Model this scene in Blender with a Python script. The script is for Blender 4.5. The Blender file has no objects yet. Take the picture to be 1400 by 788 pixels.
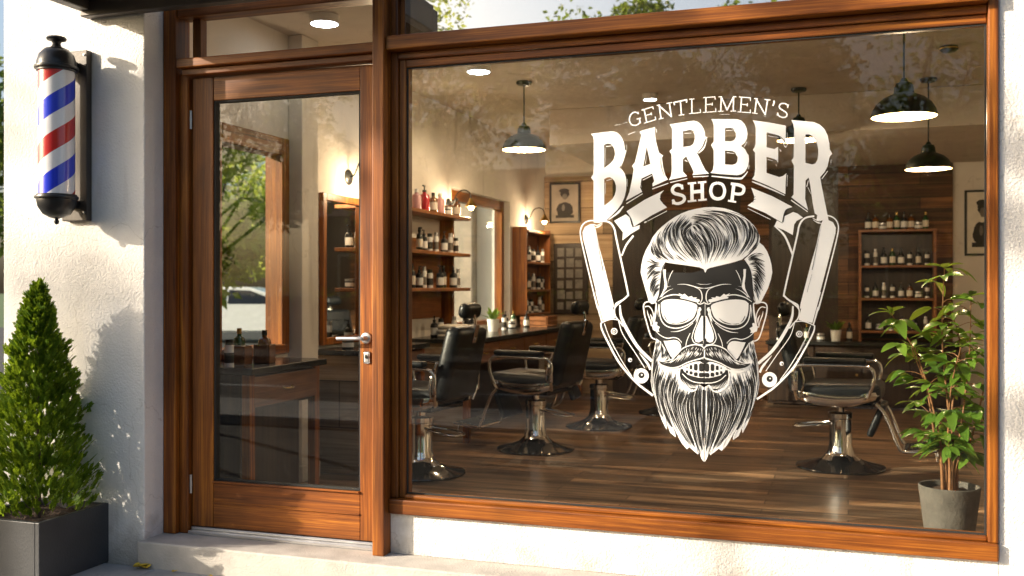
import bpy, bmesh, math, random
from math import sin, cos, pi, radians, atan2, atan, tan, sqrt
from mathutils import Vector, Matrix
from mathutils.geometry import tessellate_polygon

random.seed(7)
S = bpy.context.scene
COL = S.collection

# ------------------------------------------------------------------ camera numbers
F = 1366.0            # focal length in photo pixels (1400 wide)
TH = radians(18.6)    # camera turned to the left of the facade's normal
CH = 1.21             # eye height above the shop floor
D = 4.16              # distance to the glass line (y = 0)

def face(px, py, y=0.0):
    """point of the photo -> point on the vertical plane at world y"""
    Y = D + y
    X = Y * tan(atan((px - 700) / F) - TH)
    dep = Y * cos(TH) - X * sin(TH)
    return X, CH + (392 - py) * dep / F

# ------------------------------------------------------------------ materials
MATS = {}
def nt(name):
    m = bpy.data.materials.new(name); m.use_nodes = True
    t = m.node_tree; t.nodes.clear()
    o = t.nodes.new('ShaderNodeOutputMaterial')
    MATS[name] = m
    return m, t, o

def N(t, kind, **kw):
    n = t.nodes.new(kind)
    for k, v in kw.items():
        if k in n.inputs.keys(): n.inputs[k].default_value = v
        else: setattr(n, k, v)
    return n

def ramp(t, stops, fac=None, interp='LINEAR'):
    r = t.nodes.new('ShaderNodeValToRGB'); cr = r.color_ramp; cr.interpolation = interp
    while len(cr.elements) < len(stops): cr.elements.new(.5)
    for e, (p, c) in zip(cr.elements, stops):
        e.position = p; e.color = (c[0], c[1], c[2], 1)
    if fac is not None: t.links.new(fac, r.inputs[0])
    return r

def coords(t, scale=(1, 1, 1), rot=(0, 0, 0), space='Object'):
    tc = t.nodes.new('ShaderNodeTexCoord'); mp = t.nodes.new('ShaderNodeMapping')
    mp.inputs['Scale'].default_value = scale; mp.inputs['Rotation'].default_value = rot
    t.links.new(tc.outputs[space], mp.inputs[0]); return mp.outputs[0]

def bump(t, h, strength=.3, dist=.01, normal=None):
    b = N(t, 'ShaderNodeBump', Strength=strength, Distance=dist)
    t.links.new(h, b.inputs['Height'])
    if normal is not None: t.links.new(normal, b.inputs['Normal'])
    return b.outputs[0]

def plain(name, col, rough=.5, metal=0, var=.15, scale=8, bmp=.05, bscale=60, coat=0, trans=0, spec=.5):
    m, t, o = nt(name)
    p = N(t, 'ShaderNodeBsdfPrincipled', Roughness=rough, Metallic=metal)
    p.inputs['Coat Weight'].default_value = coat
    p.inputs['Specular IOR Level'].default_value = spec
    n = N(t, 'ShaderNodeTexNoise', Scale=scale, Detail=5.0)
    t.links.new(coords(t), n.inputs['Vector'])
    r = ramp(t, [(.3, [c * (1 - var) for c in col]), (.7, [min(1, c * (1 + var)) for c in col])], n.outputs[0])
    t.links.new(r.outputs[0], p.inputs['Base Color'])
    rr = N(t, 'ShaderNodeMapRange'); rr.inputs['To Min'].default_value = max(0.02, rough * .8); rr.inputs['To Max'].default_value = min(1, rough * 1.25)
    t.links.new(n.outputs[0], rr.inputs[0]); t.links.new(rr.outputs[0], p.inputs['Roughness'])
    if bmp:
        n2 = N(t, 'ShaderNodeTexNoise', Scale=bscale, Detail=4.0)
        t.links.new(coords(t), n2.inputs['Vector'])
        t.links.new(bump(t, n2.outputs[0], bmp, .01), p.inputs['Normal'])
    t.links.new(p.outputs[0], o.inputs[0])
    return m

def wood(name, axis, c0, c1, c2, rough=.35, coat=.25, plank=None, fine=1.0, con=1.0):
    """grain runs along axis (0 x, 1 y, 2 z)"""
    m, t, o = nt(name)
    sc = [26 * fine] * 3; sc[axis] = 1.1 * fine
    v = coords(t, tuple(sc))
    n = N(t, 'ShaderNodeTexNoise', Scale=1.0, Detail=7.0, Roughness=.62, Distortion=.9)
    t.links.new(v, n.inputs['Vector'])
    sc2 = [190 * fine] * 3; sc2[axis] = 3 * fine
    n2 = N(t, 'ShaderNodeTexNoise', Scale=1.0, Detail=3.0)
    t.links.new(coords(t, tuple(sc2)), n2.inputs['Vector'])
    mx = N(t, 'ShaderNodeMix', data_type='FLOAT'); mx.inputs[0].default_value = .35
    t.links.new(n.outputs[0], mx.inputs[2]); t.links.new(n2.outputs[0], mx.inputs[3])
    r = ramp(t, [(.5 - .20 / con, c0), (.5, c1), (.5 + .18 / con, c2)], mx.outputs[0])
    # large wear patches
    n3 = N(t, 'ShaderNodeTexNoise', Scale=2.3, Detail=3.0)
    t.links.new(coords(t), n3.inputs['Vector'])
    r3 = ramp(t, [(.35, (.72,) * 3), (.65, (1.15,) * 3)], n3.outputs[0])
    mm = N(t, 'ShaderNodeMix', data_type='RGBA', blend_type='MULTIPLY'); mm.inputs[0].default_value = 1
    t.links.new(r.outputs[0], mm.inputs[6]); t.links.new(r3.outputs[0], mm.inputs[7])
    out = mm.outputs[2]
    p = N(t, 'ShaderNodeBsdfPrincipled', Roughness=rough); p.inputs['Specular IOR Level'].default_value = .35
    p.inputs['Coat Weight'].default_value = coat; p.inputs['Coat Roughness'].default_value = .2
    h = mx.outputs[0]
    if plank:
        # plank = (axis across, width, length)
        ax, w, ln = plank
        b = N(t, 'ShaderNodeTexBrick', Scale=1.0)
        b.offset = .37; b.inputs['Mortar Size'].default_value = .0035; b.inputs['Mortar Smooth'].default_value = .1
        b.inputs['Brick Width'].default_value = ln; b.inputs['Row Height'].default_value = w
        b.inputs['Color1'].default_value = (.42, .42, .42, 1); b.inputs['Color2'].default_value = (1.35, 1.28, 1.18, 1)
        b.inputs['Mortar'].default_value = (.12, .12, .12, 1)
        sep = t.nodes.new('ShaderNodeSeparateXYZ'); t.links.new(coords(t), sep.inputs[0])
        cmb = t.nodes.new('ShaderNodeCombineXYZ')
        t.links.new(sep.outputs[axis], cmb.inputs[0]); t.links.new(sep.outputs[ax], cmb.inputs[1])
        t.links.new(cmb.outputs[0], b.inputs['Vector'])
        m2 = N(t, 'ShaderNodeMix', data_type='RGBA', blend_type='MULTIPLY'); m2.inputs[0].default_value = 1
        t.links.new(out, m2.inputs[6]); t.links.new(b.outputs[0], m2.inputs[7]); out = m2.outputs[2]
    t.links.new(out, p.inputs['Base Color'])
    t.links.new(bump(t, h, .12, .004), p.inputs['Normal'])
    t.links.new(p.outputs[0], o.inputs[0])
    return m

def plaster(name, col, strength=.9):
    m, t, o = nt(name)
    p = N(t, 'ShaderNodeBsdfPrincipled', Roughness=.9)
    p.inputs['Specular IOR Level'].default_value = .2
    v = coords(t)
    n = N(t, 'ShaderNodeTexNoise', Scale=2.2, Detail=6.0, Roughness=.6); t.links.new(v, n.inputs['Vector'])
    r = ramp(t, [(.3, [c * .86 for c in col]), (.6, col)], n.outputs[0])
    # a few dirty streaks that run down
    n4 = N(t, 'ShaderNodeTexNoise', Scale=1.0, Detail=5.0); t.links.new(coords(t, (7, 7, 1.3)), n4.inputs['Vector'])
    r4 = ramp(t, [(.62, (1, 1, 1)), (.8, (.72, .70, .67))], n4.outputs[0])
    mm = N(t, 'ShaderNodeMix', data_type='RGBA', blend_type='MULTIPLY'); mm.inputs[0].default_value = 1
    t.links.new(r.outputs[0], mm.inputs[6]); t.links.new(r4.outputs[0], mm.inputs[7])
    # splash dirt low down and hairline cracks
    sp = t.nodes.new('ShaderNodeSeparateXYZ'); t.links.new(v, sp.inputs[0])
    n5 = N(t, 'ShaderNodeTexNoise', Scale=9.0, Detail=6.0); t.links.new(v, n5.inputs['Vector'])
    m1 = N(t, 'ShaderNodeMath', operation='MULTIPLY_ADD'); t.links.new(n5.outputs[0], m1.inputs[0]); m1.inputs[1].default_value = -.55; t.links.new(sp.outputs[2], m1.inputs[2])
    r5 = ramp(t, [(0, (.66, .63, .58)), (.22, (1, 1, 1))])
    m2 = N(t, 'ShaderNodeMath', operation='ADD'); t.links.new(m1.outputs[0], m2.inputs[0]); m2.inputs[1].default_value = .36; t.links.new(m2.outputs[0], r5.inputs[0])
    vc = N(t, 'ShaderNodeTexVoronoi', feature='DISTANCE_TO_EDGE', Scale=1.1)
    nw = N(t, 'ShaderNodeTexNoise', Scale=5.0, Detail=5.0); t.links.new(v, nw.inputs['Vector'])
    va = N(t, 'ShaderNodeVectorMath', operation='MULTIPLY_ADD'); t.links.new(nw.outputs['Color'], va.inputs[0]); va.inputs[1].default_value = (.35, .35, .35); t.links.new(v, va.inputs[2]); t.links.new(va.outputs[0], vc.inputs['Vector'])
    rc = ramp(t, [(0, (.62, .60, .57)), (.0035, (1, 1, 1))], vc.outputs['Distance'])
    q = mm.outputs[2]
    for src, fac in ((r5, 1.0), (rc, .55)):
        k_ = N(t, 'ShaderNodeMix', data_type='RGBA', blend_type='MULTIPLY'); k_.inputs[0].default_value = fac
        t.links.new(q, k_.inputs[6]); t.links.new(src.outputs[0], k_.inputs[7]); q = k_.outputs[2]
    t.links.new(q, p.inputs['Base Color'])
    a = N(t, 'ShaderNodeTexNoise', Scale=130.0, Detail=4.0, Roughness=.55); t.links.new(v, a.inputs['Vector'])
    b = N(t, 'ShaderNodeTexVoronoi', Scale=95.0); t.links.new(v, b.inputs['Vector'])
    c = N(t, 'ShaderNodeMix', data_type='FLOAT'); c.inputs[0].default_value = .45
    t.links.new(a.outputs[0], c.inputs[2]); t.links.new(b.outputs[0], c.inputs[3])
    t.links.new(bump(t, c.outputs[0], strength, .012), p.inputs['Normal'])
    t.links.new(p.outputs[0], o.inputs[0])
    return m

def leafmat(name, dark, light, tr=.35, rough=.45, trc=None, spec=.5):
    m, t, o = nt(name)
    g = t.nodes.new('ShaderNodeNewGeometry')
    n = N(t, 'ShaderNodeTexNoise', Scale=3.0, Detail=2.0); t.links.new(coords(t), n.inputs['Vector'])
    ad = N(t, 'ShaderNodeMix', data_type='FLOAT'); ad.inputs[0].default_value = .5
    t.links.new(g.outputs['Random Per Island'], ad.inputs[2]); t.links.new(n.outputs[0], ad.inputs[3])
    r = ramp(t, [(.2, dark), (.8, light)], ad.outputs[0])
    p = N(t, 'ShaderNodeBsdfPrincipled', Roughness=rough); p.inputs['Specular IOR Level'].default_value = spec
    t.links.new(r.outputs[0], p.inputs['Base Color'])
    tl = N(t, 'ShaderNodeBsdfTranslucent')
    if trc:
        r2 = ramp(t, [(.2, [c * .6 for c in trc]), (.8, trc)], ad.outputs[0]); t.links.new(r2.outputs[0], tl.inputs[0])
    else: t.links.new(r.outputs[0], tl.inputs[0])
    mx = N(t, 'ShaderNodeMixShader'); mx.inputs[0].default_value = tr
    t.links.new(p.outputs[0], mx.inputs[1]); t.links.new(tl.outputs[0], mx.inputs[2])
    t.links.new(mx.outputs[0], o.inputs[0])
    return m

def glass(name, tint=(.96, .97, .96), ior=1.75, rough=.0, wob=.0):
    m, t, o = nt(name)
    tr = N(t, 'ShaderNodeBsdfTransparent', Color=(*tint, 1))
    gl = N(t, 'ShaderNodeBsdfGlossy', Roughness=rough)
    fr = N(t, 'ShaderNodeFresnel', IOR=ior)
    ge = t.nodes.new('ShaderNodeNewGeometry'); mr = N(t, 'ShaderNodeMapRange'); mr.inputs['To Min'].default_value = ior; mr.inputs['To Max'].default_value = 1 / ior
    t.links.new(ge.outputs['Backfacing'], mr.inputs[0]); t.links.new(mr.outputs[0], fr.inputs[0])   # the same reflectance on both faces of the sheet
    if wob:
        n = N(t, 'ShaderNodeTexNoise', Scale=1.6, Detail=1.0); t.links.new(coords(t), n.inputs['Vector'])
        t.links.new(bump(t, n.outputs[0], wob, .01), gl.inputs['Normal'])
    mx = N(t, 'ShaderNodeMixShader')
    t.links.new(fr.outputs[0], mx.inputs[0]); t.links.new(tr.outputs[0], mx.inputs[1]); t.links.new(gl.outputs[0], mx.inputs[2])
    t.links.new(mx.outputs[0], o.inputs[0])
    return m

def emit(name, col, s):
    m, t, o = nt(name)
    e = N(t, 'ShaderNodeEmission', Color=(*col, 1), Strength=s); t.links.new(e.outputs[0], o.inputs[0]); return m

OAK = ((.050, .011, .002), (.215, .062, .008), (.46, .165, .020))
for ax, nm in ((0, 'x'), (1, 'y'), (2, 'z')):
    wood('varnished_wood_' + nm, ax, *OAK, .45, .05)
wood('shelf_wood', 1, (.10, .035, .012), (.24, .09, .03), (.36, .15, .055), .5, .1)
wood('shelf_wood_x', 0, (.10, .035, .012), (.24, .09, .03), (.36, .15, .055), .5, .1)
wood('drawer_wood', 1, (.08, .03, .012), (.17, .07, .028), (.27, .12, .05), .45, .1)
wood('floor_wood', 0, (.055, .032, .018), (.23, .140, .082), (.42, .28, .175), .30, .12, plank=(1, .13, 1.2), con=2.2, fine=.55)
wood('plank_wall_wood', 0, (.03, .012, .005), (.12, .05, .018), (.30, .14, .055), .6, 0, plank=(2, .125, 1.1), fine=.6)
wood('plank_wall_pale', 0, (.20, .13, .08), (.38, .27, .17), (.52, .40, .27), .7, 0, plank=(2, .3, 1.1), fine=.7)
wood('dark_wood', 2, (.012, .008, .006), (.03, .018, .012), (.06, .035, .02), .45, .1)
plaster('plaster', (.81, .79, .765), .45)
plaster('interior_plaster', (.74, .68, .60), .12)
plaster('ceiling_paint', (.64, .57, .49), .06)
plaster('neighbour_render', (.82, .78, .70), .5)
plain('black_paint', (.012, .012, .013), .32, 0, .2, bmp=.02)
plain('canopy_metal', (.060, .052, .045), .45, .3, .3, 3, .05)
plain('aluminium', (.55, .55, .56), .35, .9, .1)
plain('leather', (.008, .009, .010), .34, 0, .25, 9, .18, 130, spec=.32)
plain('gloss_black', (.006, .006, .006), .1, 0, .1, bmp=0, coat=.5)
plain('lamp_enamel', (.006, .012, .008), .38, 0, .3, 12, .02, coat=.1, spec=.3)
plain('lamp_inside', (.80, .66, .44), .5, 0, .05)
plain('brass', (.42, .27, .09), .3, 1, .2)
plain('planter_grey', (.034, .037, .042), .5, 0, .22, 5, .12, 90)
plain('pot_concrete', (.12, .11, .095), .75, 0, .25, 14, .35, 70)
plain('soil', (.05, .028, .016), .95, 0, .6, 60, .8, 90)
plain('step_concrete', (.47, .44, .40), .85, 0, .16, 9, .35, 120)
plain('paving', (.32, .32, .32), .8, 0, .14, 5, .3, 90)
plain('kerbstone', (.36, .35, .33), .8, 0, .15, 9, .3, 60)
plain('asphalt', (.034, .034, .035), .9, 0, .25, 40, .5, 200)
plain('road_paint', (.7, .7, .68), .7, 0, .1)
plain('lawn', (.05, .09, .02), .95, 0, .4, 12, .5, 90)
plain('bark', (.09, .06, .04), .9, 0, .35, 30, .6, 40)
plain('stem', (.28, .13, .05), .6, 0, .25, 40, .2)
plain('vinyl_white', (.86, .86, .85), .45, 0, .02, bmp=0)
plain('vinyl_black', (.010, .009, .008), .5, 0, .1, bmp=0)
plain('white_plastic', (.78, .77, .74), .4, 0, .04, bmp=0)
plain('black_plastic', (.012, .012, .013), .3, 0, .1, bmp=0)
plain('amber_glass', (.16, .055, .012), .12, 0, .1, bmp=0, coat=.4)
plain('red_liquid', (.45, .02, .03), .15, 0, .1, bmp=0, coat=.4)
plain('pink_plastic', (.62, .33, .33), .35, 0, .05, bmp=0)
plain('green_glass', (.02, .07, .025), .12, 0, .1, bmp=0, coat=.4)
plain('worktop', (.02, .02, .019), .22, 0, .3, 9, .03)
plain('car_paint', (.75, .76, .78), .25, 0, .02, bmp=0, coat=1)
plain('rubber', (.015, .015, .015), .8)
plain('stone_wall', (.36, .30, .24), .85, 0, .3, 4, .6, 12)
plain('facade_ochre', (.30, .22, .15), .9, 0, .1, 3, .2)
plain('facade_grey', (.22, .21, .20), .9, 0, .1, 3, .2)
plain('roof_tile', (.20, .08, .05), .8, 0, .3, 10, .4)
plain('paper', (.72, .66, .56), .7, 0, .1, 10, .02)
plain('ink', (.03, .026, .022), .7, 0, .3, 20, 0)
plain('ink_grey', (.16, .14, .12), .7, 0, .3, 20, 0)
plain('yellow_leaf', (.62, .42, .03), .6, 0, .25, 40)
plain('silver_glass', (.8, .82, .82), .03, 1, .02, bmp=0)
m, t, o = nt('chrome')
p = N(t, 'ShaderNodeBsdfPrincipled', Metallic=1.0, Roughness=.07); p.inputs['Base Color'].default_value = (.78, .76, .74, 1)
n = N(t, 'ShaderNodeTexNoise', Scale=30.0); t.links.new(coords(t), n.inputs['Vector'])
rr = N(t, 'ShaderNodeMapRange'); rr.inputs['To Min'].default_value = .04; rr.inputs['To Max'].default_value = .16
t.links.new(n.outputs[0], rr.inputs[0]); t.links.new(rr.outputs[0], p.inputs['Roughness']); t.links.new(p.outputs[0], o.inputs[0])
glass('pane_glass', (.96, .97, .95), 1.46, 0, .012)
glass('transom_glass', (.85, .88, .87), 8.0, 0, .02)
glass('side_glass', (.93, .95, .94), 1.3)
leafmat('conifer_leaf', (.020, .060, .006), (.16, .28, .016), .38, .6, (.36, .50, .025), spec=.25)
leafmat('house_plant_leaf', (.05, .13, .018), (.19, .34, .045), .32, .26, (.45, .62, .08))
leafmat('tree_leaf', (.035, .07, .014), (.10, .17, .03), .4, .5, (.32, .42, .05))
leafmat('sunny_tree_leaf', (.12, .18, .03), (.30, .38, .06), .5, .5, (.66, .72, .12))  # brighter copy of the tree leaf, with sunlight put into its colour
emit('bulb_glow', (1, .66, .30), 14)
emit('downlight_glow', (.85, .92, 1), 14)

# helical stripes of the barber pole
m, t, o = nt('pole_stripes')
sep = t.nodes.new('ShaderNodeSeparateXYZ'); t.links.new(coords(t), sep.inputs[0])
def M_(op, a, b=None):
    n = t.nodes.new('ShaderNodeMath'); n.operation = op
    for i, v in enumerate((a, b)):
        if v is None: continue
        if isinstance(v, (int, float)): n.inputs[i].default_value = v
        else: t.links.new(v, n.inputs[i])
    return n.outputs[0]
ang = M_('DIVIDE', M_('ARCTAN2', sep.outputs[1], sep.outputs[0]), 2 * pi)
u = M_('FRACT', M_('ADD', M_('SUBTRACT', M_('DIVIDE', sep.outputs[2], .355), ang), 3.92))
R_, W_, B_ = (.50, .005, .010), (.80, .80, .83), (.006, .030, .62)
r = ramp(t, [(0, R_), (.265, W_), (.5, B_), (.765, W_)], u, 'CONSTANT')
p = N(t, 'ShaderNodeBsdfPrincipled', Roughness=.28); p.inputs['Coat Weight'].default_value = .8; p.inputs['Coat Roughness'].default_value = .05
t.links.new(r.outputs[0], p.inputs['Base Color']); t.links.new(p.outputs[0], o.inputs[0])

# ------------------------------------------------------------------ object helpers
def link(o, parent=None):
    COL.objects.link(o)
    if parent is not None: o.parent = parent
    return o

def tag(o, label=None, cat=None, group=None, kind=None):
    if label: o['label'] = label
    if cat: o['category'] = cat
    if group: o['group'] = group
    if kind: o['kind'] = kind
    return o

def thing(name, label, cat, loc=(0, 0, 0), rz=0, group=None):
    o = bpy.data.objects.new(name, None); o.empty_display_size = .1
    o.location = loc; o.rotation_euler = (0, 0, rz); COL.objects.link(o)
    return tag(o, label, cat, group)

def obj(name, bm, mats, parent=None, loc=(0, 0, 0), smooth=False):
    me = bpy.data.meshes.new(name); bm.to_mesh(me); bm.free()
    if isinstance(mats, str): mats = [mats]
    for k in mats: me.materials.append(MATS[k])
    if smooth:
        for pl in me.polygons: pl.use_smooth = True
        try: me.set_sharp_from_angle(angle=radians(38))
        except Exception: pass
    o = bpy.data.objects.new(name, me); o.location = loc
    return link(o, parent)

def BM(): return bmesh.new()

def box(bm, x0, x1, y0, y1, z0, z1, bev=0, seg=1, mi=0, mat=None):
    r = bmesh.ops.create_cube(bm, size=1); vs = r['verts']
    for v in vs:
        v.co = Vector(((x0 + x1) / 2 + v.co.x * (x1 - x0), (y0 + y1) / 2 + v.co.y * (y1 - y0), (z0 + z1) / 2 + v.co.z * (z1 - z0)))
    fs = set(f for v in vs for f in v.link_faces)
    if mat is not None:
        for v in vs: v.co = mat @ v.co
    for f in fs: f.material_index = mi
    if bev:
        es = list(set(e for v in vs for e in v.link_edges))
        g = bmesh.ops.bevel(bm, geom=es, offset=bev, segments=seg, affect='EDGES', profile=.5)
        for f in g['faces']: f.material_index = mi
    return bm

def lathe(bm, prof, seg=32, cx=0, cy=0, mi=0, mat=None):
    rings = []
    for r, z in prof:
        if r < 1e-5: rings.append([bm.verts.new((cx, cy, z))])
        else: rings.append([bm.verts.new((cx + r * cos(2 * pi * i / seg), cy + r * sin(2 * pi * i / seg), z)) for i in range(seg)])
    for a, b in zip(rings, rings[1:]):
        for i in range(seg):
            j = (i + 1) % seg
            if len(a) == 1 and len(b) == 1: continue
            if len(a) == 1: f = bm.faces.new((a[0], b[j], b[i]))
            elif len(b) == 1: f = bm.faces.new((a[i], a[j], b[0]))
            else: f = bm.faces.new((a[i], a[j], b[j], b[i]))
            f.material_index = mi
    if mat is not None:
        for rg in rings:
            for v in rg: v.co = mat @ v.co
    return bm

def smoothpts(pts, n=6):
    P = [Vector(p) for p in pts]
    if len(P) < 3: return P
    out = []
    for i in range(len(P) - 1):
        a = P[i - 1] if i > 0 else P[0] * 2 - P[1]; b = P[i]; c = P[i + 1]
        d = P[i + 2] if i + 2 < len(P) else P[-1] * 2 - P[-2]
        for k in range(n):
            s = k / n
            out.append(.5 * ((2 * b) + (c - a) * s + (2 * a - 5 * b + 4 * c - d) * s * s + (3 * b - a - 3 * c + d) * s ** 3))
    out.append(P[-1]); return out

def tube(bm, pts, r, seg=10, smooth=5, mi=0, closed=False, r1=None):
    P = smoothpts(pts, smooth) if smooth else [Vector(p) for p in pts]
    rings = []; up = None
    for i, p in enumerate(P):
        a = P[i - 1] if i > 0 else P[i]; b = P[i + 1] if i < len(P) - 1 else P[i]
        d = (b - a).normalized()
        if up is None:
            up = d.orthogonal().normalized()
        up = (up - d * up.dot(d)).normalized(); w = d.cross(up)
        rr = r if r1 is None else r + (r1 - r) * i / (len(P) - 1)
        rings.append([bm.verts.new(p + up * rr * cos(2 * pi * k / seg) + w * rr * sin(2 * pi * k / seg)) for k in range(seg)])
    for A, B in zip(rings, rings[1:]):
        for k in range(seg):
            f = bm.faces.new((A[k], A[(k + 1) % seg], B[(k + 1) % seg], B[k])); f.material_index = mi
    if not closed:
        bm.faces.new(rings[0][::-1]).material_index = mi; bm.faces.new(rings[-1]).material_index = mi
    return bm

def dup(root, loc, rz, label=None, group=None, scale=None):
    r = root.copy(); COL.objects.link(r); r.location = loc; r.rotation_euler = (0, 0, rz)
    if label: r['label'] = label
    if group: r['group'] = group
    if scale: r.scale = scale
    for ch in list(root.children):
        c = ch.copy(); COL.objects.link(c); c.parent = r
        for g in list(ch.children):
            d = g.copy(); COL.objects.link(d); d.parent = c
    return r
# ================================================================== SETTING
FLOOR_Z = 0.0
PAVE_Z = -.125

def sheet(name, x0, x1, y0, y1, z, mat, kind='structure'):
    bm = BM(); vs = [bm.verts.new(p) for p in ((x0, y0, z), (x1, y0, z), (x1, y1, z), (x0, y1, z))]
    bm.faces.new(vs); return tag(obj(name, bm, mat), kind=kind)

sheet('ground', -160, 160, -160, 160, -.26, 'lawn')
bm = BM()                                                      # pavement slabs with open joints
yy = -.215
rows = [-.2, -.80]
for ri in range(len(rows) - 1):
    xo = -9.4 + (ri % 2) * .45
    for i in range(20):
        x0 = xo + i * .9
        box(bm, x0 + .004, x0 + .896, rows[ri + 1] + .004, rows[ri] - .004, -.26, PAVE_Z + random.uniform(-.0015, .0015), .006)
tag(obj('pavement', bm, 'paving'), kind='structure')
bm = BM()
for i in range(26): box(bm, -13 + i + .004, -12 + i - .004, -.945, -.804, -.30, PAVE_Z + .002, .012, 2)
tag(obj('kerb', bm, 'kerbstone'), kind='structure')
sheet('road', -160, 160, -12.2, -.95, -.245, 'asphalt')
bm = BM()
for i in range(16): box(bm, -18 + i + .004, -17 + i - .004, -6.3, -4.9, -.30, -.15, .012, 2)
tag(obj('traffic_island', bm, 'kerbstone'), kind='structure')
bm = BM()
for i in range(-14, 15): box(bm, i * 5, i * 5 + 2.4, -8.56, -8.44, -.2448, -.241)
tag(obj('road_marking', bm, 'road_paint'), kind='structure')
bm = BM(); box(bm, -60, 60, -15.5, -12.2, -.3, -.11, .01)
tag(obj('far_pavement', bm, 'asphalt'), kind='structure')
bm = BM(); box(bm, -3.49, 2.9, .06, 6.84, -.18, 0.0)
tag(obj('floor', bm, 'floor_wood'), kind='structure')
bm = BM(); box(bm, -3.21, 4.2, -.222, .058, -.25, -.002, .008, 2)
tag(obj('doorstep', bm, 'step_concrete'), kind='structure')

# ------------------------------------------------------------------ the building
bld = thing('shop_building', 'white plastered ground-floor shop building around the wooden shopfront and door', 'building')
def holed(name, mat, x0, x1, y0, y1, z0, z1, holes, parent, axis):
    """a wall slab with rectangular openings cut; axis 0: wall in the YZ plane (holes along y), axis 1: along x"""
    bm = BM(); cuts = sorted(holes); cur = y0 if axis == 0 else x0; end = y1 if axis == 0 else x1
    def put(a, b, c, d):
        if b - a < 1e-4 or d - c < 1e-4: return
        if axis == 0: box(bm, x0, x1, a, b, c, d)
        else: box(bm, a, b, y0, y1, c, d)
    for (a, b, c, d) in cuts:
        put(cur, a, z0, z1); put(a, b, z0, c); put(a, b, d, z1); cur = b
    put(cur, end, z0, z1)
    bmesh.ops.remove_doubles(bm, verts=bm.verts, dist=1e-5)
    return obj(name, bm, mat, parent)

bm = BM(); box(bm, -4.05, -3.192, -.19, .10, -.30, 4.2, .006, 2); obj('pier', bm, 'plaster', bld)
bm = BM(); box(bm, .534, 4.2, -.03, .16, 0.0, 4.2, .004); obj('front_wall', bm, 'plaster', bld)
bm = BM(); box(bm, -1.972, .533, -.03, .12, 0.0, .181); obj('plinth', bm, 'plaster', bld)
bm = BM(); box(bm, -3.191, .533, -.03, .16, 2.60, 4.2); obj('lintel_wall', bm, 'plaster', bld)
W1 = (.50, 1.24, .82, 2.10); W2 = (3.98, 5.58, .84, 2.08)
holed('side_wall', 'interior_plaster', -3.42, -3.30, .101, 6.85, -.3, 4.2, [W1, W2], bld, 0)
bm = BM(); box(bm, 2.9, 3.1, .161, 6.85, -.3, 4.2); obj('party_wall', bm, 'interior_plaster', bld)
bm = BM(); box(bm, -3.50, 3.1, 6.851, 7.05, -.3, 4.2); obj('back_wall', bm, 'interior_plaster', bld)
bm = BM(); box(bm, -3.299, 2.899, .161, 6.85, 2.77, 2.9); obj('ceiling', bm, 'ceiling_paint', bld)
bm = BM(); box(bm, -3.6, 3.2, -.1, 7.2, 4.201, 4.4); obj('roof', bm, 'canopy_metal', bld)
bm = BM(); box(bm, -2.5, 2.899, 4.3, 6.80, 2.46, 2.769, .004); obj('soffit', bm, 'ceiling_paint', bld)
bm = BM(); box(bm, -3.299, -3.20, 1.28, 1.48, 0.0, 2.769, .004)
box(bm, -3.28, -3.19, 1.27, 1.49, 0.001, .10, .003); obj('pilaster', bm, 'interior_plaster', bld)
bm = BM()
for (a, b, k) in ((-2.5, -2.05, 'dark_wood'), (-1.45, -1.1, 'dark_wood'), (-1.1, -.8, 'plank_wall_wood'), (-.8, -.1, 'dark_wood'), (-.1, 1.0, 'plank_wall_wood')): obj('plank_cladding', box(BM(), a, b, 6.80, 6.85, 0.0, 2.46), k, bld)
box(bm, -2.05, -1.45, 6.80, 6.85, 2.05, 2.46)
obj('plank_cladding', bm, 'plank_wall_wood', bld)
bm = BM(); box(bm, -3.299, -2.5, 6.80, 6.85, 0, 2.46); obj('plank_cladding', bm, 'plank_wall_pale', bld)
bm = BM(); box(bm, -2.049, -1.451, 6.815, 6.845, 0.001, 2.049, .003)
for z in (.15, 1.1): box(bm, -1.97, -1.53, 6.805, 6.82, z, z + .8, .004)
bd = obj('back_door', bm, 'dark_wood', bld)
bm = BM(); lathe(bm, [(0, 0), (.022, .004), (.026, .02), (.015, .035), (0, .036)], 14, mat=Matrix.Translation((-1.52, 6.80, 1.0)) @ Matrix.Rotation(pi / 2, 4, 'X'))
obj('door_knob', bm, 'brass', bd, smooth=True)
for (x0, x1, y0, y1) in ((-3.299, -3.285, .2, 1.26), (-3.299, -3.285, 1.50, 6.79), (1.0, 2.89, 6.835, 6.85)): obj('skirting', box(BM(), x0, x1, y0, y1, 0, .09), 'interior_plaster', bld)

def side_window(W, a, b, px_):
    y0, y1, z0, z1 = W
    bm = BM(); f = .06
    box(bm, a, b, y0 - .02, y0 + f, z0 - .02, z1 + .02, .005)
    o = obj('window', bm, 'varnished_wood_z', bld); obj('jamb', box(BM(), a, b, y1 - f, y1 + .02, z0 - .02, z1 + .02, .005), 'varnished_wood_z', o)
    obj('head_rail', box(BM(), a + .002, b + .002, y0 + f, y1 - f, z1 - f - .03, z1 + .018, .005), 'varnished_wood_y', o)
    obj('sill', box(BM(), a + .002, b + .02, y0 + f, y1 - f, z0 - .02, z0 + .04, .005), 'varnished_wood_y', o)
    bm = BM(); box(bm, px_, px_ + .006, y0 + f - .01, y1 - f + .01, z0 + .03, z1 - f - .02); obj('pane', bm, 'side_glass', o)
    return o
side_window(W1, -3.40, -3.275, -3.315); side_window(W2, -3.45, -3.365, -3.40)

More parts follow.
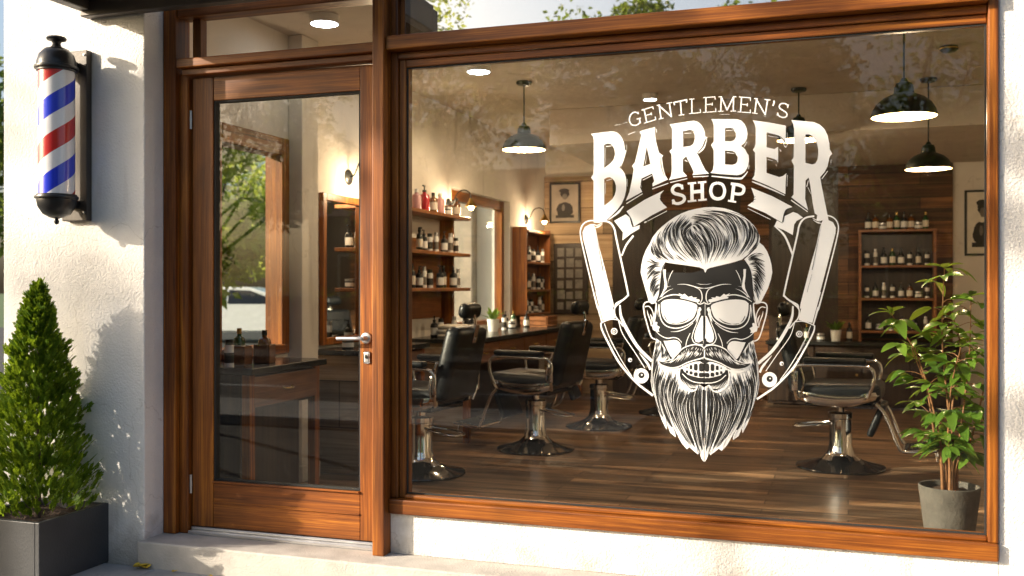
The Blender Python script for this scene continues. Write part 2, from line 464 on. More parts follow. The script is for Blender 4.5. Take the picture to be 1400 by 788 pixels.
# canopy over the entrance
bm = BM()
box(bm, -3.52, -2.05, -.70, -.635, 2.53, 2.66, .004); cn = obj('canopy', bm, 'canopy_metal', bld)
bm = BM()
obj('ledger', box(BM(), -3.52, -2.05, -.250, -.193, 2.515, 2.60, .004), 'canopy_metal', cn)
for x in (-3.52, -2.80, -2.11): obj('crossbeam', box(BM(), x, x + .06, -.634, -.252, 2.54, 2.65, .004), 'canopy_metal', cn)
obj('soffit_panel', box(BM(), -3.45, -2.12, -.633, -.252, 2.651, 2.6605), 'ceiling_paint', cn)
bm = BM(); box(bm, -3.50, -2.07, -.69, -.192, 2.661, 2.69, .003); obj('canopy_roof', bm, 'canopy_metal', cn)

# ------------------------------------------------------------------ shop window (fixed joinery)
sw = thing('shop_window', 'large varnished wood shopfront frame with a wide fixed pane and transom lights', 'shop window')
bm = BM()
box(bm, -3.19, -3.118, -.055, .06, .0, 2.598, .005, 2)                   # outer jamb
box(bm, -3.117, -3.068, -.025, .06, .0, 2.255, .004)                     # inner jamb, hinge side
obj('jamb', bm, 'varnished_wood_z', sw)
bm = BM(); box(bm, -2.031, -1.973, -.10, .06, -.001, 2.598, .005, 2); obj('post', bm, 'varnished_wood_z', sw)
bm = BM(); box(bm, -1.972, -1.938, -.03, .06, .25, 2.598, .004); box(bm, -1.937, -1.905, -.012, .06, .25, 2.24, .003)
obj('jamb', bm, 'varnished_wood_z', sw)
bm = BM(); box(bm, .497, .532, -.045, .06, .25, 2.598, .004, 2); obj('jamb', bm, 'varnished_wood_z', sw)
bm = BM(); obj('head_rail', box(BM(), -3.117, -2.032, -.045, .06, 2.527, 2.597, .005), 'varnished_wood_x', sw); box(bm, -1.937, .496, -.045, .06, 2.53, 2.597, .005)
obj('head_rail', bm, 'varnished_wood_x', sw)
bm = BM()
box(bm, -3.10, -2.032, -.075, .06, 2.273, 2.318, .006, 2); box(bm, -3.09, -2.032, -.045, .06, 2.241, 2.272, .004)
obj('transom_rail', bm, 'varnished_wood_x', sw)
bm = BM()
box(bm, -1.972, .496, -.085, .06, 2.274, 2.338, .006, 2); box(bm, -1.937, .496, -.03, .06, 2.241, 2.273, .004)
box(bm, -1.904, .496, -.012, .06, 2.206, 2.24, .003)
obj('head_rail', bm, 'varnished_wood_x', sw)
bm = BM()
box(bm, -1.972, .532, -.055, .06, .182, .249, .006, 2)
box(bm, -1.904, .496, -.03, .06, .2492, .268, .006, 2)
obj('sill', bm, 'varnished_wood_x', sw)
def pane(name, x0, x1, z0, z1, y, mat, parent):
    bm = BM(); box(bm, x0, x1, y, y + .006, z0, z1); return obj(name, bm, mat, parent)
pane('window_pane', -1.906, .498, .262, 2.21, .003, 'pane_glass', sw)
pane('transom_pane', -3.02, -2.03, 2.316, 2.53, .02, 'pane_glass', sw)
pane('transom_pane', -1.94, .498, 2.336, 2.532, .003, 'transom_glass', sw)
obj('glazing_bead', box(BM(), -3.066, -3.02, .012, .06, 2.319, 2.526), 'varnished_wood_z', sw); bm = BM(); box(bm, -1.937, -1.915, -.0, .06, 2.339, 2.529)
obj('glazing_bead', bm, 'varnished_wood_z', sw)
bm = BM()
g = .007
for (x0, x1, z0, z1) in ((-1.904, .496, .2682, .2682 + g), (-1.904, .496, 2.206 - g, 2.2058), (-1.904, -1.904 + g, .276, 2.198), (.496 - g, .4958, .276, 2.198)):
    box(bm, x0, x1, -.004, .0025, z0, z1)
obj('seal', bm, 'rubber', sw)

# ------------------------------------------------------------------ the door
dr = thing('shop_door', 'glazed varnished wood entrance door with a steel lever handle', 'door', (-3.065, 0, 0))
def dbox(bm, x0, x1, *a, **k): return box(bm, x0 + 3.065, x1 + 3.065, *a, **k)
bm = BM()
obj('stile', dbox(BM(), -3.062, -2.940, .0, .055, .034, 2.235, .004, 2), 'varnished_wood_z', dr); obj('stile', dbox(bm, -2.142, -2.034, .0, .055, .034, 2.235, .004, 2), 'varnished_wood_z', dr)
bm = BM()
obj('rail', dbox(BM(), -2.939, -2.143, .001, .054, 2.118, 2.235, .003, 2), 'varnished_wood_x', dr); obj('rail', dbox(bm, -2.939, -2.143, .001, .054, .034, .26, .003, 2), 'varnished_wood_x', dr)
bm = BM()
obj('moulding', dbox(BM(), -2.939, -2.143, -.008, .0, .152, .158, .002), 'varnished_wood_x', dr); dbox(bm, -2.939, -2.143, -.012, .0, .252, .262, .003)
obj('moulding', bm, 'varnished_wood_x', dr)
bm = BM()
for (x0, x1, z0, z1) in ((-2.939, -2.931, .262, 2.117), (-2.151, -2.143, .262, 2.117), (-2.93, -2.152, 2.109, 2.117), (-2.93, -2.152, .2625, .269)):
    dbox(bm, x0, x1, .006, .045, z0, z1)
obj('seal', bm, 'rubber', dr)
bm = BM(); dbox(bm, -2.941, -2.141, .022, .028, .259, 2.119); obj('pane', bm, 'pane_glass', dr)
hx = -2.108 + 3.065
bm = BM()
T = Matrix.Translation((hx, 0, .972)) @ Matrix.Rotation(pi / 2, 4, 'X')
lathe(bm, [(0, 0), (.027, 0), (.027, .006), (.024, .010), (.012, .012), (.010, .05), (0, .052)], 24, mat=T)
tube(bm, [(hx, -.048, .972), (hx - .03, -.052, .972), (hx - .128, -.050, .970)], .0085, 12, 4)
obj('lever_handle', bm, 'aluminium', dr, smooth=True)
bm = BM(); box(bm, hx - .013, hx + .019, -.009, .0, .855, .91, .008, 3); lk = obj('lock', bm, 'aluminium', dr)
bm = BM(); lathe(bm, [(0, 0), (.0085, 0), (.0085, .004), (0, .004)], 16, mat=Matrix.Translation((hx + .004, -.009, .886)) @ Matrix.Rotation(pi / 2, 4, 'X'))
obj('keyhole', bm, 'chrome', lk)
for z in (.24, 2.03):
    bm = BM(); lathe(bm, [(0, -.045), (.007, -.045), (.007, -.012), (.008, -.011), (.008, .011), (.007, .012), (.007, .045), (0, .045)], 14, .0, -.006, mat=Matrix.Translation((0.0, 0, z)))
    obj('hinge', bm, 'aluminium', dr)
bm = BM(); box(bm, -3.066, -2.034, -.03, .05, -.0015, .016, .003)
box(bm, -3.066, -2.034, -.005, .04, .0162, .03, .003); obj('threshold', bm, 'aluminium', bld)

# ------------------------------------------------------------------ barber pole
bp = thing('barber_pole', 'red white and blue striped barber pole with black caps on the white pier', "barber pole", (-3.575, -.19, 1.52))
bm = BM(); box(bm, -.075, .075, -.035, 0.0, .01, .838, .004, 2)
obj('back_plate', bm, 'canopy_metal', bp)
for z in (.09, .76): obj('arm', box(BM(), -.03, .03, -.12, -.034, z - .02, z + .02, .006), 'black_paint', bp)
PR = -.15
bm = BM(); lathe(bm, [(.082, .125), (.082, .718)], 64)
cyl = obj('striped_cylinder', bm, 'pole_stripes', bp, (0, PR, 0), True)
bm = BM()
lathe(bm, [(0, -.015), (.008, -.012), (.012, .0), (.007, .012), (.03, .018), (.062, .035), (.084, .07), (.089, .098), (.089, .104), (.097, .107), (.099, .113), (.097, .12), (.090, .123), (.090, .128), (.07, .13)], 48)
obj('bottom_cap', bm, 'black_paint', bp, (0, PR, 0), True)
bm = BM()
lathe(bm, [(r, z - .037) for r, z in [(.07, .748), (.090, .75), (.090, .757), (.098, .76), (.100, .767), (.098, .774), (.090, .777), (.089, .795), (.078, .83), (.055, .856), (.028, .866), (.022, .872), (.018, .884), (.022, .893), (.042, .90), (.046, .907), (.042, .914), (.03, .918), (.012, .923), (0, .924)]], 48)
obj('top_cap', bm, 'black_paint', bp, (0, PR, 0), True)
for x in (-.06, .06):
    for z in (.05, .815): bm = BM(); lathe(bm, [(0, 0), (.006, 0), (.006, .003), (0, .0045)], 10, mat=Matrix.Translation((x, -.035, z)) @ Matrix.Rotation(pi / 2, 4, 'X')); obj('screw', bm, 'aluminium', bp)
# ================================================================== WINDOW LETTERING AND EMBLEM (vinyl on the outside of the glass)
MIRX = -.5635
class Decal:
    def __init__(s): s.bm = BM(); s.k = 0
    def plane(s, lvl):
        s.k += 1
        return -.0006 - lvl * .0008 - (s.k % 15) * .00005
    def raw(s, P, mi, lvl, holes=(), mirror=False):
        y = s.plane(lvl)
        for mir in ((False, True) if mirror else (False,)):
            loops = [[Vector((2 * MIRX - x if mir else x, y, z)) for x, z in L] for L in [P, *holes]]
            flat = [v for L in loops for v in L]
            vs = [s.bm.verts.new(v) for v in flat]
            for tri in tessellate_polygon(loops):
                try:
                    f = s.bm.faces.new([vs[i] for i in tri]); f.material_index = mi
                    f.normal_update()
                    if f.normal.y > 0: f.normal_flip()
                except ValueError: pass
    def poly(s, pts, mi=0, lvl=0, holes=(), mirror=False, sm=0):
        f = lambda L: [face(*p) for p in (([tuple(v[:2]) for v in smoothpts([(a, b, 0) for a, b in list(L) + [L[0]]], sm)][:-1]) if sm else L)]
        s.raw(f(pts), mi, lvl, [f(h) for h in holes], mirror)
    def stroke(s, pts, w=1.2, mi=0, lvl=0, mirror=False, taper=(1, 1), sm=5, mid=1.0):
        P = [v[:2] for v in smoothpts([(a, b, 0) for a, b in pts], sm if len(pts) > 2 else 0)]
        n = len(P); L = []; R = []
        for i, p in enumerate(P):
            a = P[max(0, i - 1)]; b = P[min(n - 1, i + 1)]
            dx, dy = b[0] - a[0], b[1] - a[1]; l = sqrt(dx * dx + dy * dy) or 1
            t = i / (n - 1)
            ww = w * (taper[0] + (mid - taper[0]) * min(1, t * 2.5) if t < .4 else taper[1] + (mid - taper[1]) * min(1, (1 - t) * 1.7)) / 2
            L.append((p[0] - dy / l * ww, p[1] + dx / l * ww)); R.append((p[0] + dy / l * ww, p[1] - dx / l * ww))
        y = s.plane(lvl)
        for mir in ((False, True) if mirror else (False,)):
            mk = lambda q: s.bm.verts.new(Vector(((2 * MIRX - face(*q)[0]) if mir else face(*q)[0], y, face(*q)[1])))
            A = [mk(q) for q in L]; B = [mk(q) for q in R]
            for i in range(n - 1):
                f = s.bm.faces.new((A[i], A[i + 1], B[i + 1], B[i])); f.material_index = mi
    def disc(s, c, r, mi=0, lvl=0, mirror=False):
        s.poly([(c[0] + r * cos(a * pi / 12), c[1] + r * sin(a * pi / 12)) for a in range(24)], mi, lvl, mirror=mirror)
    def done(s, name, parent): return obj(name, s.bm, ['vinyl_white', 'vinyl_black'], parent)

def V(ox, oy, sc):
    """reader for points measured in an enlargement of the photograph"""
    def f(txt): return [(ox + float(a) / sc, oy + float(b) / sc) for a, b in (q.split(',') for q in txt.split())]
    return f
A_ = V(800, 120, 7.78); Bv = V(960, 120, 7.78); C_ = V(800, 200, 7.78); D_ = V(960, 200, 7.78)
R3 = V(860, 270, 4.145); Z7 = V(870, 370, 7.88); Z1 = V(880, 450, 7.88); Q = V(780, 440, 3.684)
K4 = V(780, 280, 5.625); K5 = V(780, 400, 4.925); T1 = V(780, 110, 3.153)

emblem = thing('window_decal', 'white vinyl emblem of a bearded skull between two razors under the words on the glass', 'window decal')

# ---- BARBER
d = Decal()
d.poly(A_('62,492 190,475 280,465 320,470 345,483 373,507 395,540 410,578 418,620 424,668') + C_('442,46 424,78 405,150 385,195 362,232 380,240 400,260 420,292 433,330 440,390 436,470 420,540 390,610 340,680 280,740 225,790 150,815 92,812 90,600 90,370 62,335 88,300 92,200') + A_('92,560 84,520'),
       holes=[A_('200,615 240,603 275,605 297,625 312,660 318,700') + C_('318,90 305,140 275,180 205,232'), C_('205,350 235,335 262,330 290,345 312,372 328,420 328,470 315,520 290,562 250,598 205,632')])
d.poly(A_('578,470 600,458 745,420 742,450 748,530 762,605 785,690 818,717') + C_('832,98 812,130 820,200 845,300 882,355 718,430 716,400 735,372 725,335 712,292 600,345 585,440 607,487 432,582 470,490 500,350 516,245 500,212 530,170 545,110 560,50') + A_('570,620 585,560 598,505'),
       holes=[[A_('655,630 0,0')[0]] + C_('696,190 618,217')])
d.poly(A_('898,392 1000,375 1150,352 1195,362 1235,395 1262,440 1275,490 1277,520 1303,528 1272,560 1250,620 1225,660 1190,697') + C_('1210,110 1240,180 1280,258 1318,292 1140,308 1155,280 1135,230 1100,160 1075,110 1040,140 1040,270 1085,320 890,362 914,315 922,250 920,90 898,55') + A_('925,650 925,440 912,410'),
       holes=[A_('1040,470 1120,458 1150,470 1167,505 1165,555 1150,600 1120,622 1040,632')])
d.poly(Bv('95,335 370,335 415,350 450,385 472,430 483,490 478,540 455,585 415,622 455,655 483,710') + D_('492,90 498,150 488,215 455,275 415,300 370,310 200,298 88,285 113,255 123,200') + Bv('123,665 95,612 123,575 123,400 112,365'),
       holes=[Bv('243,435 300,435 335,450 358,485 360,525 342,558 305,572 243,570'), Bv('243,670 320,675 350,690 370,730') + D_('378,110 375,160 355,190 320,200 243,195')])
d.poly(Bv('538,348 700,370 890,405 888,600 855,560 820,522 685,480 685,635 770,655 808,630') + D_('808,182 790,150 765,138 685,115 685,285 820,330 860,318 895,290 887,400 885,512 700,420 530,350 555,315 563,260 563,70 538,40') + Bv('555,640 568,600 570,440 560,390'))
d.poly(Bv('948,345 1060,355 1190,368 1250,395 1300,440 1335,510 1352,590 1357,655 1382,705 1360,730') + D_('1352,130 1335,210 1300,280 1255,330 1270,420 1300,570 1345,790 1215,790 1225,735 1197,715 1175,600 1150,420 1133,335 1100,365 1095,560 1128,682 948,545 972,515 975,400 975,205 950,155 973,118') + Bv('978,440 968,390'),
       holes=[Bv('1098,503 1150,510 1195,545 1222,595 1235,660 1235,712') + D_('1225,150 1205,185 1170,195 1098,178')])
for pts, w in ((C_('408,640 345,712 250,782'), 3.0), (C_('440,612 612,506'), 3.0), (C_('715,456 885,396'), 2.8), (C_('905,388 1087,346'), 2.5), (C_('1150,327 1307,320'), 2.5),
               (A_('1205,700 1262,640 1296,545'), 2.4), (C_('813,108 826,220 856,322'), 1.2), (D_('0,326 68,319'), 2.2), (D_('100,320 380,346 440,325 485,272'), 2.8), (D_('530,377 700,442 878,525'), 3.0),
               (D_('907,308 902,430'), 1.3), (Bv('866,602 888,632 910,602'), 1.6), (Bv('903,480 905,570'), .9), (D_('946,575 1122,698'), 2.9), (D_('1272,350 1335,265'), 2.5), (Bv('255,457 325,457'), 1.7),
               (Bv('262,692 342,702'), 1.8), (Bv('700,512 818,534'), 1.6), (Bv('1112,537 1165,545 1210,578'), 1.8), (A_('1056,487 1132,485'), 1.8), (A_('222,627 286,621'), 2), (D_('697,142 752,156'), 1.8),
               (C_('228,368 286,350'), 1.8), (C_('614,362 712,312'), 2.1), (C_('640,196 655,100'), 1.1), (C_('1060,148 1090,167'), 2.4), (D_('1112,432 1130,366'), 2.4), (D_('1125,440 1158,510'), 1.4),
               (C_('213,20 213,205'), 1.0), (C_('215,390 215,510'), 1.2), (Bv('445,632 478,575'), 1.8), (A_('436,610 440,660'), .8), (C_('437,60 400,170 378,228'), 1.0), (C_('448,350 450,430'), 1.0),
               (D_('500,205 493,245'), 1.6), (D_('1370,140 1368,200'), 1.4), (A_('755,440 762,480'), 2.2), (A_('460,500 535,470'), 2.0), (C_('590,400 597,440'), .9), (A_('1048,490 1046,620'), .8), (D_('785,195 790,212'), 2), (Bv('825,655 838,680'), 2.2)):
    d.stroke(pts, w, 0, 1, taper=(.45, .35))
for pts, w in ((C_('440,588 612,492'), 1.2), (C_('712,440 885,372'), 1.3), (C_('890,372 1087,331'), 1.2), (C_('1142,314 1310,305'), 1.2), (D_('0,305 68,298'), 1.2), (D_('95,297 380,322 440,296 488,225'), 1.3), (D_('530,360 700,430 885,515'), 1.2), (D_('948,555 1128,690'), 1.2), (C_('232,788 340,690 400,620 440,500'), 1.2), (A_('1200,690 1258,620 1285,545'), .9), (C_('800,120 812,220 845,320'), .9), (D_('897,300 890,500'), .9), (D_('1262,335 1320,270'), 1.1),
               (A_('202,612 240,600 280,603'), 1.1), (A_('1042,468 1120,456 1160,470'), 1.0), (Bv('245,434 310,434 345,448'), 1.0), (Bv('688,480 830,524 885,600'), 1.0), (Bv('1100,502 1150,508 1205,555'), 1.1), (A_('203,618 203,700'), .8), (C_('204,0 204,225'), .8), (C_('206,352 206,628'), .8), (A_('1043,470 1043,628'), .8)):
    d.stroke(pts, w, 1, 2, taper=(.5, .4))
d.done('title_lettering', emblem)

# ---- small serif letters drawn with strokes in the quad that each letter fills
def LET(ch):
    Z = {'E': ['.2,0 .2,1', '0,1 .95,1 .97,.82', '.2,.52 .72,.52', '.72,.6 .72,.44', '0,0 1,0 1,.2'],
         'N': ['.15,0 .15,1', '.1,1 .88,0', '.88,0 .88,1', '0,0 .32,0', '0,1 .2,1', '.7,1 1.05,1'],
         'T': ['.02,.82 0,1 1,1 .98,.82', '.5,1 .5,0', '.3,0 .7,0'],
         'L': ['.22,1 .22,0', '0,1 .45,1', '0,0 1,0 1,.22'],
         'M': ['.14,0 .14,1', '.14,1 .5,.08 .86,1', '.86,1 .86,0', '0,0 .28,0', '0,1 .16,1', '.84,1 1,1', '.72,0 1,0'],
         'H': ['.2,0 .2,1', '.8,0 .8,1', '.2,.5 .8,.5', '0,0 .4,0', '.6,0 1,0', '0,1 .4,1', '.6,1 1,1'],
         'P': ['.22,0 .22,1', '0,0 .48,0'], "'": ['.6,1 .7,.7 .3,0']}
    return Z.get(ch, [])
CUR = {'G': ['.92,.78 .8,.94 .55,1 .25,.88 .08,.5 .22,.13 .55,0 .82,.08 .9,.2', '.92,.97 .92,.78'], 'S': ['.88,.74 .8,.92 .5,1 .2,.92 .1,.74 .25,.58 .55,.48 .85,.36 .93,.2 .8,.06 .5,0 .2,.07 .08,.26', '.9,.98 .88,.72', '.06,.02 .08,.28'],
       'O': ['.5,1 .18,.88 .05,.5 .18,.12 .5,0 .82,.12 .95,.5 .82,.88 .5,1'], 'P': ['0,1 .22,1 .6,1 .9,.92 .97,.74 .88,.55 .6,.47 .22,.47']}
def letter(d, ch, tl, tr, bl, br, w, thin=None):
    def mp(q):
        u, v = q
        x = (bl[0] * (1 - u) + br[0] * u) * (1 - v) + (tl[0] * (1 - u) + tr[0] * u) * v
        y = (bl[1] * (1 - u) + br[1] * u) * (1 - v) + (tl[1] * (1 - u) + tr[1] * u) * v
        return x, y
    P = lambda t: [mp(tuple(map(float, q.split(',')))) for q in t.split()]
    for i, t in enumerate(LET(ch)):
        pts = P(t)
        for a, b in zip(pts, pts[1:]):
            heavy = i < (3 if ch in 'NMH' else 1) or (ch == 'T' and i == 1)
            l = sqrt((b[0] - a[0]) ** 2 + (b[1] - a[1]) ** 2) or 1
            e = (thin or w * .75) * .45; ux, uy = (b[0] - a[0]) / l * e, (b[1] - a[1]) / l * e
            d.stroke([(a[0] - ux, a[1] - uy), (b[0] + ux, b[1] + uy)], w if heavy else (thin or w * .75), 0, 0)
    for i, t in enumerate(CUR.get(ch, [])):
        d.stroke(P(t), w if i == 0 else (thin or w * .75), 0, 0, taper=(.8, .8), sm=6)
    if ch == 'G':
        a, b = P('.92,.05 .92,.44'); d.stroke([a, b], w, 0, 0); a, b = P('.68,.44 1.05,.44'); d.stroke([a, b], w * .75, 0, 0)
def quad(f, s): return f(s)
d = Decal()
for ch, f, s in (('G', A_, '452,282 572,250 470,420 600,385'), ('E', A_, '603,240 725,203 632,378 752,340'), ('N', A_, '765,190 915,160 785,335 935,305'), ('T', A_, '945,158 1080,130 960,300 1090,282'),
                 ('L', A_, '1112,124 1215,118 1110,277 1228,266'), ('E', Bv, '15,108 142,98 12,264 146,255'), ('M', Bv, '178,98 360,98 172,252 356,250'), ('E', Bv, '395,100 518,110 382,258 512,268'),
                 ('N', Bv, '556,116 715,132 536,270 690,292'), ("'", Bv, '745,140 775,143 745,190 775,193'), ('S', Bv, '815,160 930,178 788,303 905,328')):
    q = f(s); letter(d, ch, *q, 1.75 if ch not in "'" else 2.0, 1.15)
for pts in (A_('315,402 385,388'), A_('400,382 450,368'), Bv('188,285 292,285'), Bv('645,300 682,306')): d.stroke(pts, 1.2, 0, 0, taper=(.3, .3))
d.done('heading_lettering', emblem)
d = Decal()
for ch, f, s in (('S', C_, '912,425 1045,405 925,625 1072,595'), ('H', C_, '1100,398 1280,382 1100,588 1285,568'), ('O', D_, '82,392 245,390 85,562 250,560'), ('P', D_, '305,400 455,425 285,582 425,605')):
    q = f(s); letter(d, ch, *q, 4.6, 2.6)
d.done('subtitle_lettering', emblem)

# ---- ribbons
d = Decal()
d.poly(T1('240,566 320,515 403,474 388,492 386,515 400,533 416,548 345,585 273,631 266,607 255,590'))
d.poly(T1('188,606 238,578 255,590 262,620 268,634 299,624 297,640 260,662 224,690 226,655'))
d.stroke(T1('332,607 416,563'), 1.6, 0, 0, taper=(.4, .6)); d.stroke(T1('318,614 328,609'), 1.6, 0, 0)
for p in (T1('386,500 397,497'), T1('385,510 398,508'), T1('389,520 403,516'), T1('398,531 410,526')): d.stroke(p, .9, 1, 1, taper=(1, .2))
d.stroke(T1('240,566 255,588 264,606 270,632'), 1.2, 1, 1, taper=(1, .4))
d.done('ribbon', emblem); d = Decal()
d.poly(T1('779,463 870,500 957,546 930,556 920,575 914,615 840,572 764,540 790,520 792,500 785,480'))
d.poly(T1('960,568 978,574 1002,592 975,606 964,622 958,667 918,645 878,630 890,604 914,617 924,585'))
d.stroke(T1('764,552 862,600'), 1.6, 0, 0, taper=(.4, .5))
d.stroke(T1('957,548 932,558 922,577 915,612'), 1.8, 1, 1, taper=(.3, 1))
for p in (T1('790,505 799,500'), T1('790,515 800,512'), T1('783,525 794,524')): d.stroke(p, .9, 1, 1, taper=(1, .2))
d.done('ribbon', emblem)

# ---- razors: left one traced, the right one its mirror image
for mir in (False, True):
    d = Decal()
    def MR(P):
        if not mir: return P
        out = []
        for p in P:                                 # mirrored in the plane of the glass
            x, z = face(*p); x = 2 * MIRX - x
            dep = D * cos(TH) - x * sin(TH)
            out.append((700 + F * (x * cos(TH) + D * sin(TH)) / dep, 392 - F * (z - CH) / dep))
        return out
    def st(P, w, mi=0, lvl=0, **k): d.stroke(MR(P), w, mi, lvl, **k)
    def po(P, mi=0, lvl=0, **k): d.poly(MR(P), mi, lvl, **k)
    po(K4('93,212 112,172 150,152 178,150 196,200 222,330 262,480 330,758 334,790 226,790 160,520 96,255') if not mir else K4('93,212 112,172 150,152 178,150 196,200 222,330 262,480 330,758 334,790 226,790 160,520 96,255'))
    st(K4('178,122 135,127 100,148 80,185 77,235 100,350 150,560 206,790') + K5('185,90 212,200'), 1.7)
    st(K4('236,124 285,130 318,152 340,195 352,260 400,480 442,680 437,702 405,732 352,762 344,790'), 2.4)
    st(K4('178,150 205,160 246,138'), 1.0, 0, 1)
    st(K4('186,178 215,170 245,150'), 1.6, 0, 0, taper=(.5, .3))
    st(K4('190,195 250,510'), 1.0, 1, 1, taper=(.2, .8)); st(K4('252,540 285,672'), .8, 1, 1, taper=(.3, .5))
    po(K5('168,-5 260,-5 272,40 300,172 218,190')) 
    st(K5('384,-20 386,22 345,58 302,98 296,130 305,165 330,195 355,228'), 1.7)
    st(K5('155,-5 182,95 212,200'), 1.8)
    po(K5('212,212 226,206 250,330 330,470 410,565 400,590 330,480 240,310'), 1, 0)
    st(K5('204,205 212,250 255,340 330,475 435,598 500,652 556,694'), 2.5, 0, 1, taper=(.7, 1.2))
    st(K5('204,208 240,190 280,180 322,185'), 1.4, 0, 1)
    st(K5('228,208 262,300 340,450 412,562'), .9, 0, 1); st(K5('262,320 300,385'), 1.2, 0, 1, taper=(.2, .2))
    st(K5('322,188 352,280 428,395 500,508'), 1.0, 0, 1)
    st(K5('333,85 342,165 392,270 460,375 548,462'), 4.4, 0, 1, taper=(.45, .9), mid=1.0)
    st(K5('462,405 520,480 538,520'), 3.2, 0, 1, taper=(.1, .9))
    c = MR(K5('477,562 295,262 402,455'))
    d.disc(c[0], 10.3, 0, 2); d.disc((c[0][0] + .2, c[0][1] - 1.0), 4.2, 1, 3); d.disc((c[0][0] + .9, c[0][1] - 1.5), 1.1, 0, 4)
    d.disc(c[1], 4.5, 0, 2); d.disc(c[1], 3.0, 1, 3); d.disc(c[1], 2.0, 0, 4); d.disc(c[1], .9, 1, 5)
    d.disc(c[2], 2.8, 0, 2); d.disc((c[2][0] + .8, c[2][1] + .4), 1.2, 1, 3)
    if not mir: d.stroke(K4('485,238 430,310 395,392'), 2.5, 0, 1, taper=(1, .8)); 
    else: d.stroke([(1058.5, 309), (1073, 323), (1084, 349)], 2.8, 0, 1, taper=(.4, 1))
    d.done('razor', emblem)

# ---- the head
rnd = random.Random(11)
def lerp(a, b, t): return (a[0] + (b[0] - a[0]) * t, a[1] + (b[1] - a[1]) * t)
def fam(d, G, n, wr, mi, lvl, mirror=False, span=(.25, .8), jit=.0, u=(0, 1)):
    """strokes that run along interpolated guide curves"""
    G = [smoothpts([(a, b, 0) for a, b in g], 5) for g in G]
    for i in range(n):
        t = ((i + rnd.random()) / n) * (len(G) - 1) * .9999; k = int(t); f = t - k
        A, B = G[k], G[k + 1]; m = min(len(A), len(B))
        cur = [lerp(A[int(j * (len(A) - 1) / (m - 1))], B[int(j * (len(B) - 1) / (m - 1))], f) for j in range(m)]
        sp = rnd.uniform(*span); s0 = rnd.uniform(u[0], max(u[0] + .001, u[1] - sp)); s1 = min(1, s0 + sp)
        a, b = int(s0 * (m - 1)), max(int(s0 * (m - 1)) + 3, int(s1 * (m - 1)))
        c = cur[a:b + 1]
        if len(c) < 3: continue
        c = c[::max(1, len(c) // 6)] + ([c[-1]] if (len(c) - 1) % max(1, len(c) // 6) else [])
        w = rnd.uniform(*wr); jx = rnd.uniform(-jit, jit)
        d.stroke([(x + jx, y) for x, y in c], w, mi, lvl, mirror, taper=(.15, .1), sm=3)

sk = Decal()
sk.poly(Z7('262,60 300,20 600,25') + R3('432,408 500,392 560,378 640,357 665,362 690,400 695,470') + [(1032, 430)] + [(1030, 470), (1015, 500), (985, 520), (962, 525), (935, 518), (910, 498), (897, 470), (893, 430), (905, 380)], 1, 0)   # the face's dark ground
GL = Z7('265,350 300,322 350,312 410,310 500,320 600,345 652,372 655,410 640,460 615,510 560,550 480,577 400,580 335,562 288,505 268,430')
sk.poly(GL, 0, 1, mirror=True, sm=3)
S_ = lambda P, w, mi=0, lvl=1, **k: sk.stroke(P, w, mi, lvl, mirror=True, **k)
S_(Z7('300,480 320,525 345,552'), 1.2, 1, 2, taper=(.4, .3)); S_(Z7('360,562 400,570 430,568'), .9, 1, 2, taper=(.4, .3)); S_(Z7('440,572 520,550 570,512'), 1.4, 1, 2, taper=(.3, .2))
S_(Z7('245,365 248,440 270,535 325,598 420,622 520,602 610,548 655,485 668,415'), 1.4)
S_(Z7('370,660 450,655 540,620 612,565'), 1.3, taper=(.2, .6))
S_(Z7('232,332 300,288 380,264 440,262 490,275'), 1.6, taper=(.4, .8)); 
sk.poly(Z7('455,245 500,262 520,250 560,285 600,275 610,292 655,290 640,305 680,312 685,330 660,345 600,330 540,312 480,300 470,288 490,280 470,262'), 0, 1, mirror=True)
S_(Z7('655,348 690,362 740,343'), 1.4)
S_(Z7('440,150 530,150 620,172 690,190 741,192'), 1.2, taper=(.2, .9))
S_(Z7('620,175 680,205 705,250 708,310 690,350'), 1.3, taper=(.3, 1))
S_(Z7('650,140 700,150 741,148'), .6, taper=(.2, .6))
S_(Z7('270,285 300,250 350,215 400,195'), 1.2, taper=(1, .1))
sk.poly(Z7('290,-10 318,-10 316,60 325,110 335,170 325,200 290,240 268,280 245,300 275,250 300,190 305,140 295,70'), 0, 1, mirror=True)
S_(Z7('395,0 372,40 360,70 345,110 340,150'), 1.0, taper=(.6, .1)); S_(Z7('330,180 375,165'), .8, taper=(.6, .1))
sk.stroke(Z7('741,358 741,490'), .6, 0, 1)
NO = Z7('741,490 705,490 692,512 672,560 648,615 628,680 624,730 640,768 672,775 700,762 722,752 741,790')
sk.poly(NO, 0, 1, mirror=True)
sk.stroke(Z7('741,500 741,690'), 1.0, 1, 2, taper=(.5, .3)); sk.poly(Z7('741,730 754,742 758,775 748,800 741,812 733,800 723,775 728,742'), 1, 2)
S_(Z7('690,430 680,470 655,560 618,650 600,720') + Z1('522,100 540,140 575,162 640,172'), 1.2, taper=(.3, 1))
sk.poly(Z7('672,395 695,400 702,425 685,445 690,470 668,520 640,560 655,500 672,450'), 0, 1, mirror=True)
S_(Z7('165,590 205,645 265,702 335,730 400,722 450,735 485,770') + Z1('405,130 408,152'), 1.3, taper=(.4, .5))
sk.poly(Z1('215,128 260,127 330,118 372,130 398,165 402,212 350,272 310,312 275,262 242,195'), 0, 1, mirror=True, sm=2)
S_(Z1('502,45 478,95 462,140 455,182'), .9)
sk.poly(Z7('170,590 210,552 228,560 222,590 255,610 238,640 250,660 215,655 180,640'), 0, 1, mirror=True)
